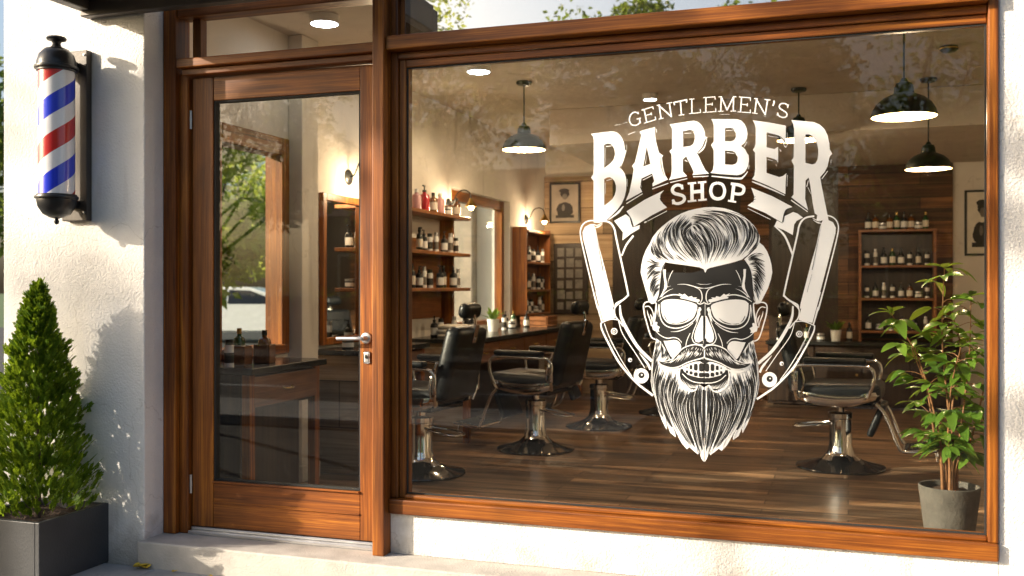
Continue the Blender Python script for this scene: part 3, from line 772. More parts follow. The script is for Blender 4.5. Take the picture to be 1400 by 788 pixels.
# ears
S_(Z7('215,350 165,340 120,338 88,355 78,395 90,480 112,560 140,660 168,722 210,745'), 1.6)
S_(Z7('92,392 130,385 160,410 182,460 190,530'), 1.2); S_(Z7('118,430 125,470 150,540 162,600'), 1.4, taper=(.3, .6)); S_(Z7('150,470 170,520 165,580'), 2.0, taper=(.2, .3))
S_(Z7('215,350 212,420 200,500 190,570 195,620'), 2.4, taper=(.6, 1)); S_(Z7('240,380 232,450 240,500'), .8, taper=(.4, .2))
# moustache
MO = Z1('658,222 640,195 605,176 560,172 500,182 440,208 400,235 360,280 320,318 270,342 215,352 165,345 195,378 255,402 320,412 400,392 470,358 540,332 600,318 635,305 655,280')
# beard ground
beard = Decal()
BE = Q('432,85 424,130 410,200 405,300 412,345 428,392 440,440 462,500 484,545 488,522 503,560 530,582 532,560 560,612 586,642 600,632 622,652 641,668 650,660 660,690 671,706 671,330 640,310 600,330 560,300 540,235 600,200 671,190 671,150 600,130 540,190 505,195 485,150 455,100')
beard.poly(BE, 0, 1, mirror=True)
G = [Q('432,120 414,200 410,300 424,380'), Q('440,200 420,300 436,420 482,530'), Q('465,235 440,330 470,460 530,575'), Q('500,250 475,360 508,490 585,635'), Q('530,260 505,380 548,520 628,655'),
     Q('552,330 530,420 580,560 648,668'), Q('590,350 565,440 610,580 662,690'), Q('630,325 610,430 640,580 668,695'), Q('664,320 660,430 665,560 669,640')]
fam(beard, G, 120, (.7, 2.1), 1, 2, True, (.22, .6), .6)
fam(beard, G, 60, (1.0, 2.4), 1, 2, True, (.2, .42), .4, (0, .5))
fam(beard, G[4:], 26, (1.2, 2.6), 1, 2, True, (.5, .9), .2)
G2 = [Q('436,90 425,140 414,200'), Q('450,95 445,150 420,215'), Q('470,120 470,170 440,210'), Q('490,150 500,180 470,205')]
fam(beard, G2, 22, (.7, 1.6), 1, 2, True, (.3, .6), .4)
beard.poly(Q('671,340 680,345 678,420 679,520 671,600 664,520 663,420 665,345'), 1, 3)
fam(beard, G, 34, (.4, .8), 0, 3, True, (.3, .6), .3)
for p in (Q('484,545 478,500 470,470'), Q('530,582 520,550 512,530'), Q('586,642 575,600 566,580'), Q('641,668 632,630 626,610')): beard.stroke(p, 1.8, 0, 3, True, taper=(.05, 1))
# mouth and chin
beard.poly(Z1('400,420 425,465 470,515 560,548 658,558 658,592 600,592 575,622 545,652 500,640 450,602 418,562 402,500'), 1, 3, mirror=True)
beard.poly(Z1('412,402 450,385 500,368 560,352 600,350 658,345 658,528 600,524 545,512 480,492 435,455'), 0, 4, mirror=True)
for cx, cy, w, h in ((469, 412, 14, 16), (511, 411, 28, 46), (562, 410, 38, 72), (623, 412, 50, 86)):
    beard.poly(Z1(' '.join('%f,%f' % (cx + w / 2 * sx, cy + h / 2 * sy) for sx, sy in ((-.6, -1), (.6, -1), (1, -.6), (1, .6), (.6, 1), (-.6, 1), (-1, .6), (-1, -.6)))), 1, 5, mirror=True, sm=2)
for cx, cy, w, h in ((468, 460, 24, 30), (512, 472, 30, 34), (562, 486, 38, 42), (622, 494, 50, 46)):
    beard.poly(Z1(' '.join('%f,%f' % (cx + w / 2 * sx, cy + h / 2 * sy) for sx, sy in ((-.6, -1), (.6, -1), (1, -.6), (1, .6), (.6, 1), (-.6, 1), (-1, .6), (-1, -.6)))), 1, 5, mirror=True, sm=2)
beard.poly(Z1('658,318 680,335 706,352 658,375 610,352 636,335'), 1, 5)
beard.stroke(Z1('418,482 480,540 560,573 658,582'), 1.1, 0, 4, True)
beard.stroke(Z1('392,430 384,500 396,570 440,632 505,668 560,655 585,610'), 2.6, 0, 4, True, taper=(.5, .6))
for k in range(13):
    a = k / 12; b0 = lerp((405, 560), (575, 625), a); beard.stroke([(880 + b0[0] / 7.88, 450 + (b0[1] + 26 * sin(a * pi) + 8) / 7.88), (880 + (b0[0] + 14) / 7.88, 450 + (b0[1] - 22 + 20 * sin(a * pi)) / 7.88)], 1.3, 0, 5, True, taper=(1, .1))
beard.stroke(Z1('160,362 205,410 270,440 350,440 400,425 470,392'), 3.4, 0, 3, True, taper=(.4, .6))
beard.done('beard', emblem)
mu = Decal()
mu.poly(MO, 1, 7, mirror=True, sm=2)
mu.stroke(Z1('658,215 625,182 560,168 490,180 420,212 360,275 310,322 255,342 200,350 150,335'), 1.5, 0, 8, True, taper=(1, .3))
mu.stroke(Z1('658,300 640,310 560,332 470,362 400,396 330,415 250,408 190,385 150,350'), 1.4, 0, 8, True, taper=(1, .3))
G3 = [Z1('640,215 632,260 600,305'), Z1('600,195 575,250 520,320'), Z1('545,190 510,250 450,345'), Z1('480,200 450,265 380,375'), Z1('420,240 390,290 310,390'), Z1('370,290 330,340 240,385'), Z1('300,335 250,360 190,368')]
fam(mu, G3, 34, (.5, 1.1), 0, 8, True, (.25, .5), .4, (.3, 1)); fam(mu, G3, 14, (.4, .9), 0, 8, True, (.2, .35), .4, (0, .4))
mu.stroke(Z1('658,225 658,310'), 1.6, 0, 9)
mu.done('moustache', emblem)
sk.done('skull_face', emblem)

hair = Decal()
hair.poly(R3('118,262 135,225 160,192 190,163 225,135 262,110 300,90 340,75 380,65 430,57 480,55 540,62 580,74 620,90 655,110 682,132 706,158 725,185 738,212 742,235 738,258 722,282 700,303 675,325 655,340 640,353 600,366 560,376 500,390 458,400 442,408 432,428 424,408 400,397 330,386 260,377 222,371 198,366 160,345 130,310'), 0, 1)
hair.poly(R3('120,258 96,300 80,340 70,385 66,425 78,470 92,520 104,560 112,592 130,605 148,600 160,575 172,545 178,500 188,440 196,395 206,370 160,345 135,310'), 0, 1)
hair.poly(R3('738,256 762,275 782,305 798,345 808,385 812,425 804,465 788,515 765,560 745,600 722,606 708,580 704,520 697,470 690,425 675,385 652,352 690,318 722,288'), 0, 1)
g = [R3('128,262 128,300 150,340 190,362'), R3('190,172 158,240 185,315 250,370'), R3('250,125 208,210 240,310 335,383'), R3('310,92 255,180 285,290 395,393'), R3('345,118 292,190 335,300 424,402'),
     R3('362,165 325,215 380,300 429,404'), R3('352,152 410,160 470,260 441,400'), R3('345,122 450,135 525,250 465,395'), R3('378,88 520,115 590,240 515,383'), R3('440,68 600,105 650,230 575,370'),
     R3('530,66 670,125 705,225 625,357'), R3('640,105 722,180 732,250 662,335')]
fam(hair, g[:5], 66, (.8, 2.2), 1, 2, False, (.2, .5), .5)
fam(hair, g[4:8], 74, (.9, 2.4), 1, 2, False, (.2, .5), .4)
fam(hair, g[7:], 105, (.8, 2.3), 1, 2, False, (.18, .45), .5)
fam(hair, g[4:7], 22, (1.6, 3.2), 1, 2, False, (.25, .4), .3, (.45, .95))
fam(hair, g[:2], 12, (1.5, 2.6), 1, 2, False, (.3, .6), .3, (.3, 1))
fam(hair, g, 70, (.5, .9), 0, 3, False, (.25, .55), .3)
gs = [R3('186,366 150,365 112,335 92,330'), R3('188,385 140,390 105,420 88,450'), R3('186,420 145,440 115,490 100,530'), R3('180,470 150,490 128,530 115,575'), R3('174,520 155,540 140,575 135,600')]
fam(hair, gs, 36, (.8, 1.7), 1, 2, False, (.35, .75), .2, (0, .9))
gs = [R3('665,350 700,325 740,310 775,320'), R3('678,370 715,365 760,400 790,425'), R3('692,410 725,420 760,470 785,500'), R3('700,460 722,475 745,520 760,550'), R3('706,520 716,540 730,580 738,600')]
fam(hair, gs, 46, (.8, 1.8), 1, 2, False, (.35, .75), .2, (0, .9))
hair.stroke(R3('206,370 190,400 182,460 172,540 160,590'), 1.6, 1, 2, taper=(.3, .4)); hair.stroke(R3('655,355 682,400 694,450 703,530 716,590'), 1.6, 1, 2, taper=(.3, .4))
hair.stroke(R3('738,258 700,303 655,345'), 1.3, 1, 2, taper=(.2, .5))
hair.done('hair', emblem)
# ================================================================== BARBER CHAIRS (facing +x, base on the floor)
def make_chair():
    t = thing('barber_chair', 'x', 'barber chair')
    bm = BM(); lathe(bm, [(0, .002), (.285, .002), (.290, .008), (.286, .016), (.25, .024), (.18, .042), (.12, .066), (.095, .085), (0, .085)], 56)
    obj('base', bm, 'gloss_black', t, smooth=True)
    bm = BM(); lathe(bm, [(.13, .062), (.105, .082), (.088, .10), (.082, .125), (.078, .14), (.074, .15), (.074, .33), (.080, .335), (.080, .365), (.072, .372), (.03, .375), (.03, .44), (0, .44)], 40)
    obj('pedestal', bm, 'chrome', t, smooth=True)
    bm = BM()
    tube(bm, [(-.06, -.045, .30), (-.16, -.075, .285), (-.27, -.07, .27), (-.30, 0, .268), (-.27, .07, .27), (-.16, .075, .285), (-.06, .045, .30)], .0085, 10, 5)
    obj('pump_lever', bm, 'chrome', t, smooth=True)
    bm = BM(); box(bm, -.20, .22, -.21, .21, .425, .455, .008, 2); obj('seat_frame', bm, 'gloss_black', t)
    # chrome side skirt: wraps the sides of the seat, deeper in front
    for s in (-1, 1):
        bm = BM(); T = []
        n = 18
        for i in range(n + 1):
            u = i / n; x = -.24 + .50 * u; yb = .262 - .05 * max(0, (u - .8) / .2) ** 2 - .03 * max(0, (.12 - u) / .12)
            zt = .53 - .018 * sin(u * pi) + .01 * (u > .8); zb = .43 + .045 * abs(2 * u - .9) ** 2
            T.append((x, yb, zb, zt))
        rows = []
        for (x, y, zb, zt) in T:
            rows.append([bm.verts.new((x, s * (y - .028), zb)), bm.verts.new((x, s * (y - .004), zb + .008)), bm.verts.new((x, s * (y + .006), (zb + zt) / 2)), bm.verts.new((x, s * y, zt - .004)), bm.verts.new((x, s * (y - .022), zt))])
        for a, b in zip(rows, rows[1:]):
            for k in range(4): bm.faces.new((a[k], b[k], b[k + 1], a[k + 1]) if s < 0 else (a[k], a[k + 1], b[k + 1], b[k]))
        for rw in (rows[0], rows[-1]): bm.faces.new(rw)
        obj('side_skirt', bm, 'chrome', t, smooth=True)
    bm = BM(); box(bm, -.23, .27, -.232, .232, .462, .565, .042, 5)
    for v in bm.verts:
        if v.co.z > .53: v.co.z += .018 * cos(v.co.y * 5.5) + .01 * (v.co.x > .1)
    se = obj('seat', bm, 'leather', t, smooth=True)
    bm = BM(); tube(bm, [(-.20, -.215, .55), (.22, -.215, .556), (.25, -.18, .556), (.25, .18, .556), (.22, .215, .556), (-.20, .215, .55)], .0055, 8, 3)
    obj('piping', bm, 'leather', se, smooth=True)
    # back
    bk = Matrix.Translation((-.235, 0, .50)) @ Matrix.Rotation(radians(-13), 4, 'Y')
    bm = BM(); box(bm, -.05, .055, -.222, .222, 0.0, .47, .045, 5)
    for v in bm.verts:
        k = v.co.z / .47; v.co.y *= 1.0 - .12 * k * k; v.co.x -= .02 * cos(v.co.y * 6) * (v.co.x < 0)
        v.co = bk @ v.co
    br = obj('backrest', bm, 'leather', t, smooth=True)
    bm = BM()
    for z in (.13, .24, .35): tube(bm, [bk @ Vector((.056, -.17, z)), bk @ Vector((.060, 0, z)), bk @ Vector((.056, .17, z))], .004, 6, 3)
    obj('seam', bm, 'leather', br, smooth=True)
    bm = BM(); box(bm, -.035, .045, -.105, .105, .52, .62, .038, 5)
    for v in bm.verts: v.co = bk @ v.co
    obj('headrest', bm, 'leather', t, smooth=True)
    bm = BM(); box(bm, -.072, -.052, -.022, .022, .38, .50, .004, 2, mat=bk); tube(bm, [bk @ Vector((-.06, 0, .44)), bk @ Vector((-.045, 0, .52)), bk @ Vector((-.02, 0, .56))], .010, 8, 3)
    box(bm, -.078, -.06, -.012, .012, .395, .42, .003, mat=bk)
    obj('headrest_bracket', bm, 'chrome', t)
    for s in (-1, 1):
        y = s * .285
        bm = BM()
        tube(bm, [(-.245, s * .245, .47), (-.26, y, .56), (-.265, y, .64), (-.245, y, .685), (-.19, y, .70), (.0, y, .703), (.15, y, .703), (.215, y, .690), (.235, y, .645), (.225, y, .58), (.195, s * .27, .50)], .0115, 12, 5)
        box(bm, -.275, -.235, y - .008, y + .008, .53, .66, .005, 2)
        a = obj('armrest', bm, 'chrome', t, smooth=True)
        bm = BM(); box(bm, -.20, .19, y - .034, y + .034, .712, .752, .017, 4); obj('pad', bm, 'leather', a, smooth=True)
        bm = BM(); tube(bm, [(.235, s * .165, .455), (.285, s * .165, .40), (.33, s * .165, .30), (.375, s * .165, .185), (.42, s * .165, .155), (.60, s * .165, .175)], .0115, 10, 5)
        obj('footrest_bar', bm, 'chrome', t, smooth=True)
        bm = BM(); tube(bm, [(-.22, s * .235, .50), (-.205, s * .24, .60), (-.25, s * .232, .74)], .009, 8, 4); obj('hinge_arm', bm, 'chrome', t, smooth=True)
    bm = BM(); T = Matrix.Translation((.27, 0, .42)) @ Matrix.Rotation(radians(22), 4, 'Y'); box(bm, -.025, .02, -.15, .15, -.20, .03, .018, 3, mat=T); obj('calf_pad', bm, 'leather', t, smooth=True)
    bm = BM(); T = Matrix.Translation((.50, 0, .167)) @ Matrix.Rotation(radians(-6), 4, 'Y'); box(bm, -.11, .12, -.165, .165, -.008, .008, .006, 2, mat=T)
    fp = obj('foot_plate', bm, 'chrome', t)
    bm = BM()
    for k in range(7):
        T2 = T @ Matrix.Translation((-.085 + k * .03, 0, .010)); box(bm, -.008, .008, -.145, .145, -.003, .003, .001, 1, mat=T2)
    obj('tread', bm, 'rubber', fp)
    for s in (-1, 1): obj('stop', tube(BM(), [(.59, s * .12, .16), (.60, s * .12, .10)], .007, 8, 0), 'chrome', t)
    return t
ch = make_chair(); ch.location = (-2.20, 2.93, 0); ch.rotation_euler = (0, 0, pi - .16)
GC = 'black leather barber chairs in the shop'
ch['label'] = 'black and chrome barber chair in the middle of the left row, footrest towards the mirrors'; ch['group'] = GC
dup(ch, (-2.62, 1.78, 0), pi - .12, 'black barber chair nearest the door post, its backrest turned to the window')
dup(ch, (-2.04, 4.25, 0), pi + .06, 'farthest barber chair of the left row, half hidden by the emblem razor')
dup(ch, (-.05, 2.87, 0), -.10, 'barber chair beside the tall potted plant, facing right')
dup(ch, (-1.62, 5.35, 0), pi + .35, 'dim barber chair at the back of the shop behind the bearded emblem')

# ================================================================== LAMPS
def make_pendant(drop):
    t = thing('pendant_lamp', 'x', 'pendant lamp')
    bm = BM(); lathe(bm, [(0, 0), (.06, 0), (.06, -.012), (.05, -.025), (.015, -.032), (0, -.034)], 32); obj('ceiling_rose', bm, 'black_paint', t, smooth=True)
    bm = BM(); tube(bm, [(0, 0, -.02), (0, 0, -drop + .19)], .0055, 8, 0); obj('rod', bm, 'black_paint', t)
    bm = BM(); z = -drop
    prof = [(.165, 0), (.168, .003), (.160, .035), (.140, .07), (.105, .10), (.065, .118), (.052, .125), (.048, .16), (.040, .178), (.022, .186), (.012, .205), (.0, .206)]
    lathe(bm, [(r, z + h) for r, h in prof], 48); sh = obj('shade', bm, 'lamp_enamel', t, smooth=True)
    bm = BM(); lathe(bm, [(.1645, z + .001), (.156, z + .033), (.136, z + .067), (.101, z + .096), (.06, z + .112), (0, z + .116)], 48); obj('lining', bm, 'lamp_inside', sh, smooth=True)
    bm = BM(); lathe(bm, [(0, z - .012), (.018, z - .007), (.029, z + .012), (.030, z + .03), (.02, z + .055), (.013, z + .075), (.013, z + .10), (0, z + .10)], 20); obj('bulb', bm, 'bulb_glow', t, smooth=True)
    return t
def point(loc, e, col=(1, .74, .47), r=.03, name='lamp_light'):
    l = bpy.data.lights.new(name, 'POINT'); l.energy = e; l.color = col; l.shadow_soft_size = r
    o = bpy.data.objects.new(name, l); o.location = loc; COL.objects.link(o); return o
GP = 'dark enamel pendant lamps hanging from the ceiling'
CZ = 2.769
for i, (x, y, z, lab) in enumerate(((-2.34, 3.08, 2.25, 'dark green pendant lamp above the middle chairs of the left row'), (.28, 1.53, 2.11, 'largest lit pendant lamp, hanging nearest the window above the plant'),
                                    (.57, 3.94, 2.09, 'smaller lit pendant lamp hanging behind the largest one, above the back shelves'), (-.37, 4.02, 2.36, 'pendant lamp half hidden behind the last letter of the big word'))):
    top = CZ if y < 4.29 else 2.459
    p = make_pendant(top - z); p.location = (x, y, top); p['label'] = lab; p['group'] = GP
    point((x, y, z - .03), 17)
def sconce(y, z, lab):
    t = thing('wall_sconce', lab, 'wall lamp', (-3.30, y, z), 0, 'gooseneck wall lamps along the mirror wall')
    bm = BM(); lathe(bm, [(0, 0), (.055, 0), (.055, .008), (.04, .018), (0, .02)], 28, mat=Matrix.Rotation(pi / 2, 4, 'Y')); obj('wall_plate', bm, 'black_paint', t, smooth=True)
    bm = BM(); tube(bm, [(.01, 0, 0), (.05, .0, .02), (.09, .0, .10), (.15, .0, .125), (.20, .0, .10), (.215, .0, .04)], .006, 8, 5); obj('gooseneck', bm, 'black_paint', t, smooth=True)
    bm = BM(); lathe(bm, [(0, .05), (.016, .05), (.02, .03), (.042, .0), (.055, -.02), (.052, -.02), (.038, .0), (.0, .03)], 24, .215, 0); obj('shade', bm, 'brass', t, smooth=True)
    bm = BM(); lathe(bm, [(0, -.055), (.018, -.048), (.026, -.03), (.02, -.005), (0, .01)], 16, .215, 0); obj('bulb', bm, 'bulb_glow', t, smooth=True)
    point((-3.30 + .215, y, z - .075), 10)
sconce(2.07, 1.97, 'gooseneck wall lamp above the framed mirror, seen through the door glass')
sconce(3.90, 1.92, 'gooseneck wall lamp at the end of the large bottle shelves')
sconce(6.10, 1.93, 'gooseneck wall lamp above the narrow shelf unit in the corner')
for (x, y, r, lab) in ((-2.86, .95, .085, 'round surface ceiling light seen through the transom above the door'), (-2.47, 2.44, .085, 'round surface ceiling light at the top left of the big pane'), (-1.52, 3.86, .06, 'small round ceiling light above the first word of the lettering')):
    t = thing('ceiling_light', lab, 'ceiling light', (x, y, 2.769), 0, 'round surface ceiling lights')
    bm = BM(); lathe(bm, [(0, 0), (r, 0), (r, -.045), (r - .006, -.048), (r - .008, -.044), (0, -.044)], 36); obj('housing', bm, 'white_plastic', t, smooth=True)
    bm = BM(); lathe(bm, [(0, -.0445), (r - .009, -.0445), (r - .012, -.05), (0, -.052)], 36); obj('diffuser', bm, 'downlight_glow', t, smooth=True)
t = thing('smoke_detector', 'small brass and black smoke detector on the ceiling beside the large pendant', 'smoke detector', (.62, 2.9, 2.769))
bm = BM(); lathe(bm, [(0, 0), (.055, 0), (.058, -.02), (.04, -.035), (0, -.038)], 28); obj('body', bm, 'black_paint', t, smooth=True)
bm = BM(); lathe(bm, [(.058, -.008), (.0605, -.012), (.058, -.018)], 28); obj('ring', bm, 'brass', t, smooth=True)

# ================================================================== BOTTLES AND JARS
def mk_bottle(kind):
    """body, cap, paper label"""
    spec = {'pump': ('black_plastic', 'black_plastic', 'white_plastic'), 'flask': ('amber_glass', 'black_plastic', 'paper'), 'tube': ('white_plastic', 'black_plastic', 'ink'), 'red': ('red_liquid', 'black_plastic', None),
            'pink': ('pink_plastic', 'white_plastic', None), 'green': ('green_glass', 'brass', 'paper'), 'jar': ('black_plastic', 'aluminium', 'white_plastic'), 'slim': ('white_plastic', 'aluminium', 'ink_grey'), 'spray': ('black_plastic', 'black_plastic', 'paper')}[kind]
    b, c, l = spec; t = thing('bottle' if kind != 'jar' else 'jar', 'x', 'bottle' if kind != 'jar' else 'jar')
    H = {'pump': .15, 'flask': .15, 'tube': .14, 'red': .16, 'pink': .15, 'green': .17, 'jar': .07, 'slim': .16, 'spray': .17}[kind]
    R = {'pump': .030, 'flask': .031, 'tube': .024, 'red': .036, 'pink': .034, 'green': .028, 'jar': .036, 'slim': .021, 'spray': .026}[kind]
    bm = BM()
    if kind == 'jar': lathe(bm, [(0, 0), (R, 0), (R, .05), (0, .05)], 20)
    elif kind in ('tube', 'slim'): lathe(bm, [(0, 0), (R, 0), (R, H * .78), (R * .9, H * .8), (0, H * .8)], 18)
    else: lathe(bm, [(0, 0), (R * .95, 0), (R, .005), (R, H * .62), (R * .85, H * .72), (R * .38, H * .78), (R * .36, H * .84), (0, H * .84)], 20)
    obj('body', bm, b, t, smooth=True)
    bm = BM()
    if kind == 'jar': lathe(bm, [(0, .0505), (R + .001, .0505), (R + .001, .068), (0, .07)], 20)
    elif kind in ('tube', 'slim'): lathe(bm, [(0, H * .801), (R * .8, H * .801), (R * .8, H), (0, H)], 18)
    elif kind in ('pump', 'red'): lathe(bm, [(0, H * .84), (R * .42, H * .84), (R * .42, H * .93), (.005, H * .94), (.005, H * 1.08), (0, H * 1.08)], 14); box(bm, -.008, .034, -.007, .007, H * 1.08, H * 1.14, .003)
    elif kind == 'spray': lathe(bm, [(0, H * .84), (R * .5, H * .84), (R * .5, H * .95), (0, H * .96)], 14); box(bm, -.012, .036, -.009, .009, H * .96, H * 1.06, .003); box(bm, .022, .028, -.004, .004, H * .84, H * .96, .001)
    else: lathe(bm, [(0, H * .84), (R * .42, H * .84), (R * .42, H), (0, H)], 14)
    obj('cap', bm, c, t, smooth=kind not in ('pump', 'red', 'spray'))
    if l:
        bm = BM(); z0, z1 = (.012, .040) if kind == 'jar' else (H * .14, H * .52); lathe(bm, [(R + .0006, z0), (R + .0006, z1)], 20); obj('label', bm, l, t, smooth=True)
    return t
KINDS = {'pump': 'black pump bottle with a white label', 'flask': 'amber flask with a paper label', 'tube': 'white cylinder bottle with a black cap', 'red': 'red pump bottle', 'pink': 'pink bottle with a white cap', 'green': 'dark green bottle with a brass cap', 'jar': 'squat black jar with a metal lid', 'slim': 'slim white bottle with a metal cap', 'spray': 'black trigger spray bottle'}
PROTO = {}
ORD = 'first second third fourth fifth sixth seventh eighth ninth tenth eleventh twelfth'.split()
brn = random.Random(5)
def bottle(kind, loc, where, sc=1.0):
    rz = brn.uniform(-.5, .5) - (1.2 if loc[0] < -2 else 1.57)
    lab = KINDS[kind] + ', ' + where; lab = ' '.join(lab.split()[:16])
    s = sc * brn.uniform(.95, 1.07)
    if kind not in PROTO:
        o = PROTO[kind] = mk_bottle(kind); o.location = loc; o.rotation_euler = (0, 0, rz); o.scale = (s, s, s)
    else: o = dup(PROTO[kind], loc, rz, scale=(s, s, s))
    o['label'] = lab; o['group'] = 'bottles and jars on the shelves and counters'
def row_of(kinds, p0, p1, z, where, sc=1.0, deep=.02):
    n = len(kinds)
    for i, k in enumerate(kinds):
        a = (i + .5) / n; off = brn.uniform(-deep, deep)
        x = p0[0] + (p1[0] - p0[0]) * a + (off if p0[0] == p1[0] else 0); y = p0[1] + (p1[1] - p0[1]) * a + (off if p0[1] == p1[1] else 0)
        bottle(k, (x, y, z), ORD[i] + ' from the left on ' + where, sc)

# ================================================================== SHELVES
def wall_shelves(name, label, y0, y1, zs, z0, z1, depth=.2, back='shelf_wood'):
    t = thing(name, label, 'shelves', (-3.30, (y0 + y1) / 2, z0))
    L = (y1 - y0) / 2; h = z1 - z0
    bm = BM(); box(bm, .001, .014, -L + .02, L - .02, 0, h); obj('back_panel', bm, back, t)
    for s in (-1, 1):
        bm = BM(); box(bm, .0, depth, s * L - .012, s * L + .012, 0, h, .002); obj('side_panel', bm, 'varnished_wood_z', t)
    for z in zs:
        bm = BM(); box(bm, .015, depth + .012, -L + .0125, L - .0125, z - z0 - .024, z - z0, .002); obj('shelf', bm, 'shelf_wood', t)
    return t
# large open shelves on the left wall
t = thing('wall_shelves', 'large open wooden shelves on the left wall, full of bottles', 'shelves', (-3.30, 3.05, 1.0), 0, 'wooden shelves with bottles')
bm = BM(); box(bm, .001, .016, -.62, .72, -.05, .60); obj('back_panel', bm, 'shelf_wood', t)
bm = BM(); box(bm, .0, .12, .66, .70, -.18, .90, .002); obj('side_panel', bm, 'varnished_wood_z', t)
for z in (1.80, 1.49, 1.20):
    bm = BM(); box(bm, .017, .23, -.80, .80, z - 1.0 - .028, z - 1.0, .003); obj('shelf', bm, 'shelf_wood', t)
X = -3.15
row_of(['spray', 'red', 'spray', 'pink', 'red', 'flask', 'pink', 'jar', 'flask'], (X, 2.30), (X, 3.80), 1.80, 'the top shelf of the large shelves', 1.1)
row_of(['pump', 'slim', 'pump', 'tube', 'spray', 'pump', 'tube', 'slim', 'pump', 'slim', 'tube'], (X, 2.28), (X, 3.82), 1.49, 'the middle shelf of the large shelves')
row_of(['jar', 'tube', 'pump', 'spray', 'pump', 'slim', 'tube', 'pump', 'spray', 'pump', 'slim'], (X, 2.28), (X, 3.82), 1.20, 'the lowest shelf of the large shelves')
t = wall_shelves('wall_shelves', 'narrow tall wooden shelf unit in the far left corner', 5.66, 6.50, (1.80, 1.47, 1.18, .93), .92, 1.83, .16); t['group'] = 'wooden shelves with bottles'
X = -3.20
row_of(['spray', 'pump', 'slim', 'tube', 'pump', 'tube', 'slim'], (X, 5.70), (X, 6.46), 1.47, 'the upper shelf of the corner unit')
row_of(['pump', 'spray', 'tube', 'slim', 'tube', 'pump', 'tube'], (X, 5.70), (X, 6.46), 1.18, 'the middle shelf of the corner unit')
row_of(['slim', 'pump', 'tube', 'jar', 'slim', 'spray'], (X, 5.70), (X, 6.46), .93, 'the lowest shelf of the corner unit')
# back wall shelf unit
t = thing('shelf_unit', 'wooden shelf unit against the plank back wall under the small pendant', 'shelves', (.465, 6.78, .66), 0, 'wooden shelves with bottles')
bm = BM(); box(bm, -.34, .34, -.012, -.001, .02, 1.08); obj('back_panel', bm, 'dark_wood', t)
for s in (-1, 1):
    bm = BM(); box(bm, s * .352 - .014, s * .352 + .014, -.22, 0, 0, 1.10, .002); obj('side_panel', bm, 'shelf_wood_x', t)
for z in (1.10, .74, .41, .08):
    bm = BM(); box(bm, -.337 if z < 1.1 else -.37, .337 if z < 1.1 else .37, -.225, -.0125, z, z + .025, .002); obj('shelf', bm, 'shelf_wood_x', t)
Yb = 6.66
row_of(['pump', 'flask', 'jar', 'flask', 'green', 'pump', 'flask', 'jar', 'green'], (.16, Yb), (.77, Yb), 1.786, 'top of the back shelf unit', 1.0)
row_of(['tube', 'slim', 'pump', 'green', 'pump', 'tube', 'spray', 'tube'], (.14, Yb), (.79, Yb), 1.426, 'the upper shelf of the back unit', 1.0)
row_of(['tube', 'pump', 'slim', 'tube', 'pump', 'flask', 'jar', 'tube'], (.14, Yb), (.79, Yb), 1.096, 'the middle shelf of the back unit', .95)
row_of(['pump', 'jar', 'tube', 'flask', 'pump', 'slim'], (.14, Yb), (.79, Yb), .766, 'the bottom shelf of the back unit', .95)

# ================================================================== COUNTERS, MIRRORS
def counter(label, x0, x1, y0, y1, zt, drawers, end=True, group='wooden work counters with dark tops'):
    cx, cy = (x0 + x1) / 2, (y0 + y1) / 2
    t = thing('counter', label, 'counter', (cx, cy, 0), 0, group)
    X0, X1, Y0, Y1 = x0 - cx, x1 - cx, y0 - cy, y1 - cy
    bm = BM(); box(bm, X0, X1 + .03, Y0 - .03, Y1 + .03, zt - .035, zt, .004, 2); obj('worktop', bm, 'worktop', t)
    bm = BM(); box(bm, X0, X1 - .02, Y0 + .02, Y1 - .02, zt - .22, zt - .036); box(bm, X0, X0 + .02, Y0 + .02, Y1 - .02, .0, zt - .221)
    if drawers == 1: box(bm, X0 + .021, X1 - .10, Y0 + .06, Y1 - .06, .03, zt - .221)
    obj('carcass', bm, 'dark_wood', t)
    n = drawers; w = (Y1 - Y0 - .06) / n
    for i in range(n):
        a = Y0 + .03 + i * w
        bm = BM(); box(bm, X1 - .019, X1, a + .006, a + w - .006, zt - .205, zt - .05, .004, 2); d_ = obj('drawer', bm, 'drawer_wood', t)
        bm = BM(); m = a + w / 2; tube(bm, [(X1, m - .045, zt - .125), (X1 + .022, m - .03, zt - .13), (X1 + .022, m + .03, zt - .13), (X1, m + .045, zt - .125)], .005, 8, 3); obj('handle', bm, 'brass', d_, smooth=True)
    for yy in (Y0, Y1 - .05):
        bm = BM(); box(bm, X1 - .05, X1 - .001, yy, yy + .05, 0, zt - .036, .003); obj('leg', bm, 'varnished_wood_z', t)
    if end:
        bm = BM(); box(bm, X0, X1 - .051, Y0, Y0 + .018, 0, zt - .036); obj('end_panel', bm, 'plank_wall_pale', t)
    return t
counter('small wooden counter with one drawer by the side window behind the door', -3.30, -2.85, .18, .88, .80, 1, False)
counter('wooden counter below the framed mirror, seen through the door glass', -3.30, -2.93, 1.60, 2.55, .80, 2)
counter('long wooden counter with drawers behind the left row of chairs', -3.30, -2.78, 3.05, 6.55, .80, 5)
t = thing('back_counter', 'dark counter along the back wall under the back shelf unit', 'counter', (.2, 6.55, 0), 0, 'wooden work counters with dark tops')
bm = BM(); box(bm, -1.0, .85, -.22, .24, .62, .66, .004); obj('worktop', bm, 'worktop', t)
bm = BM(); box(bm, -.98, .83, -.18, .24, .02, .619); obj('carcass', bm, 'dark_wood', t)
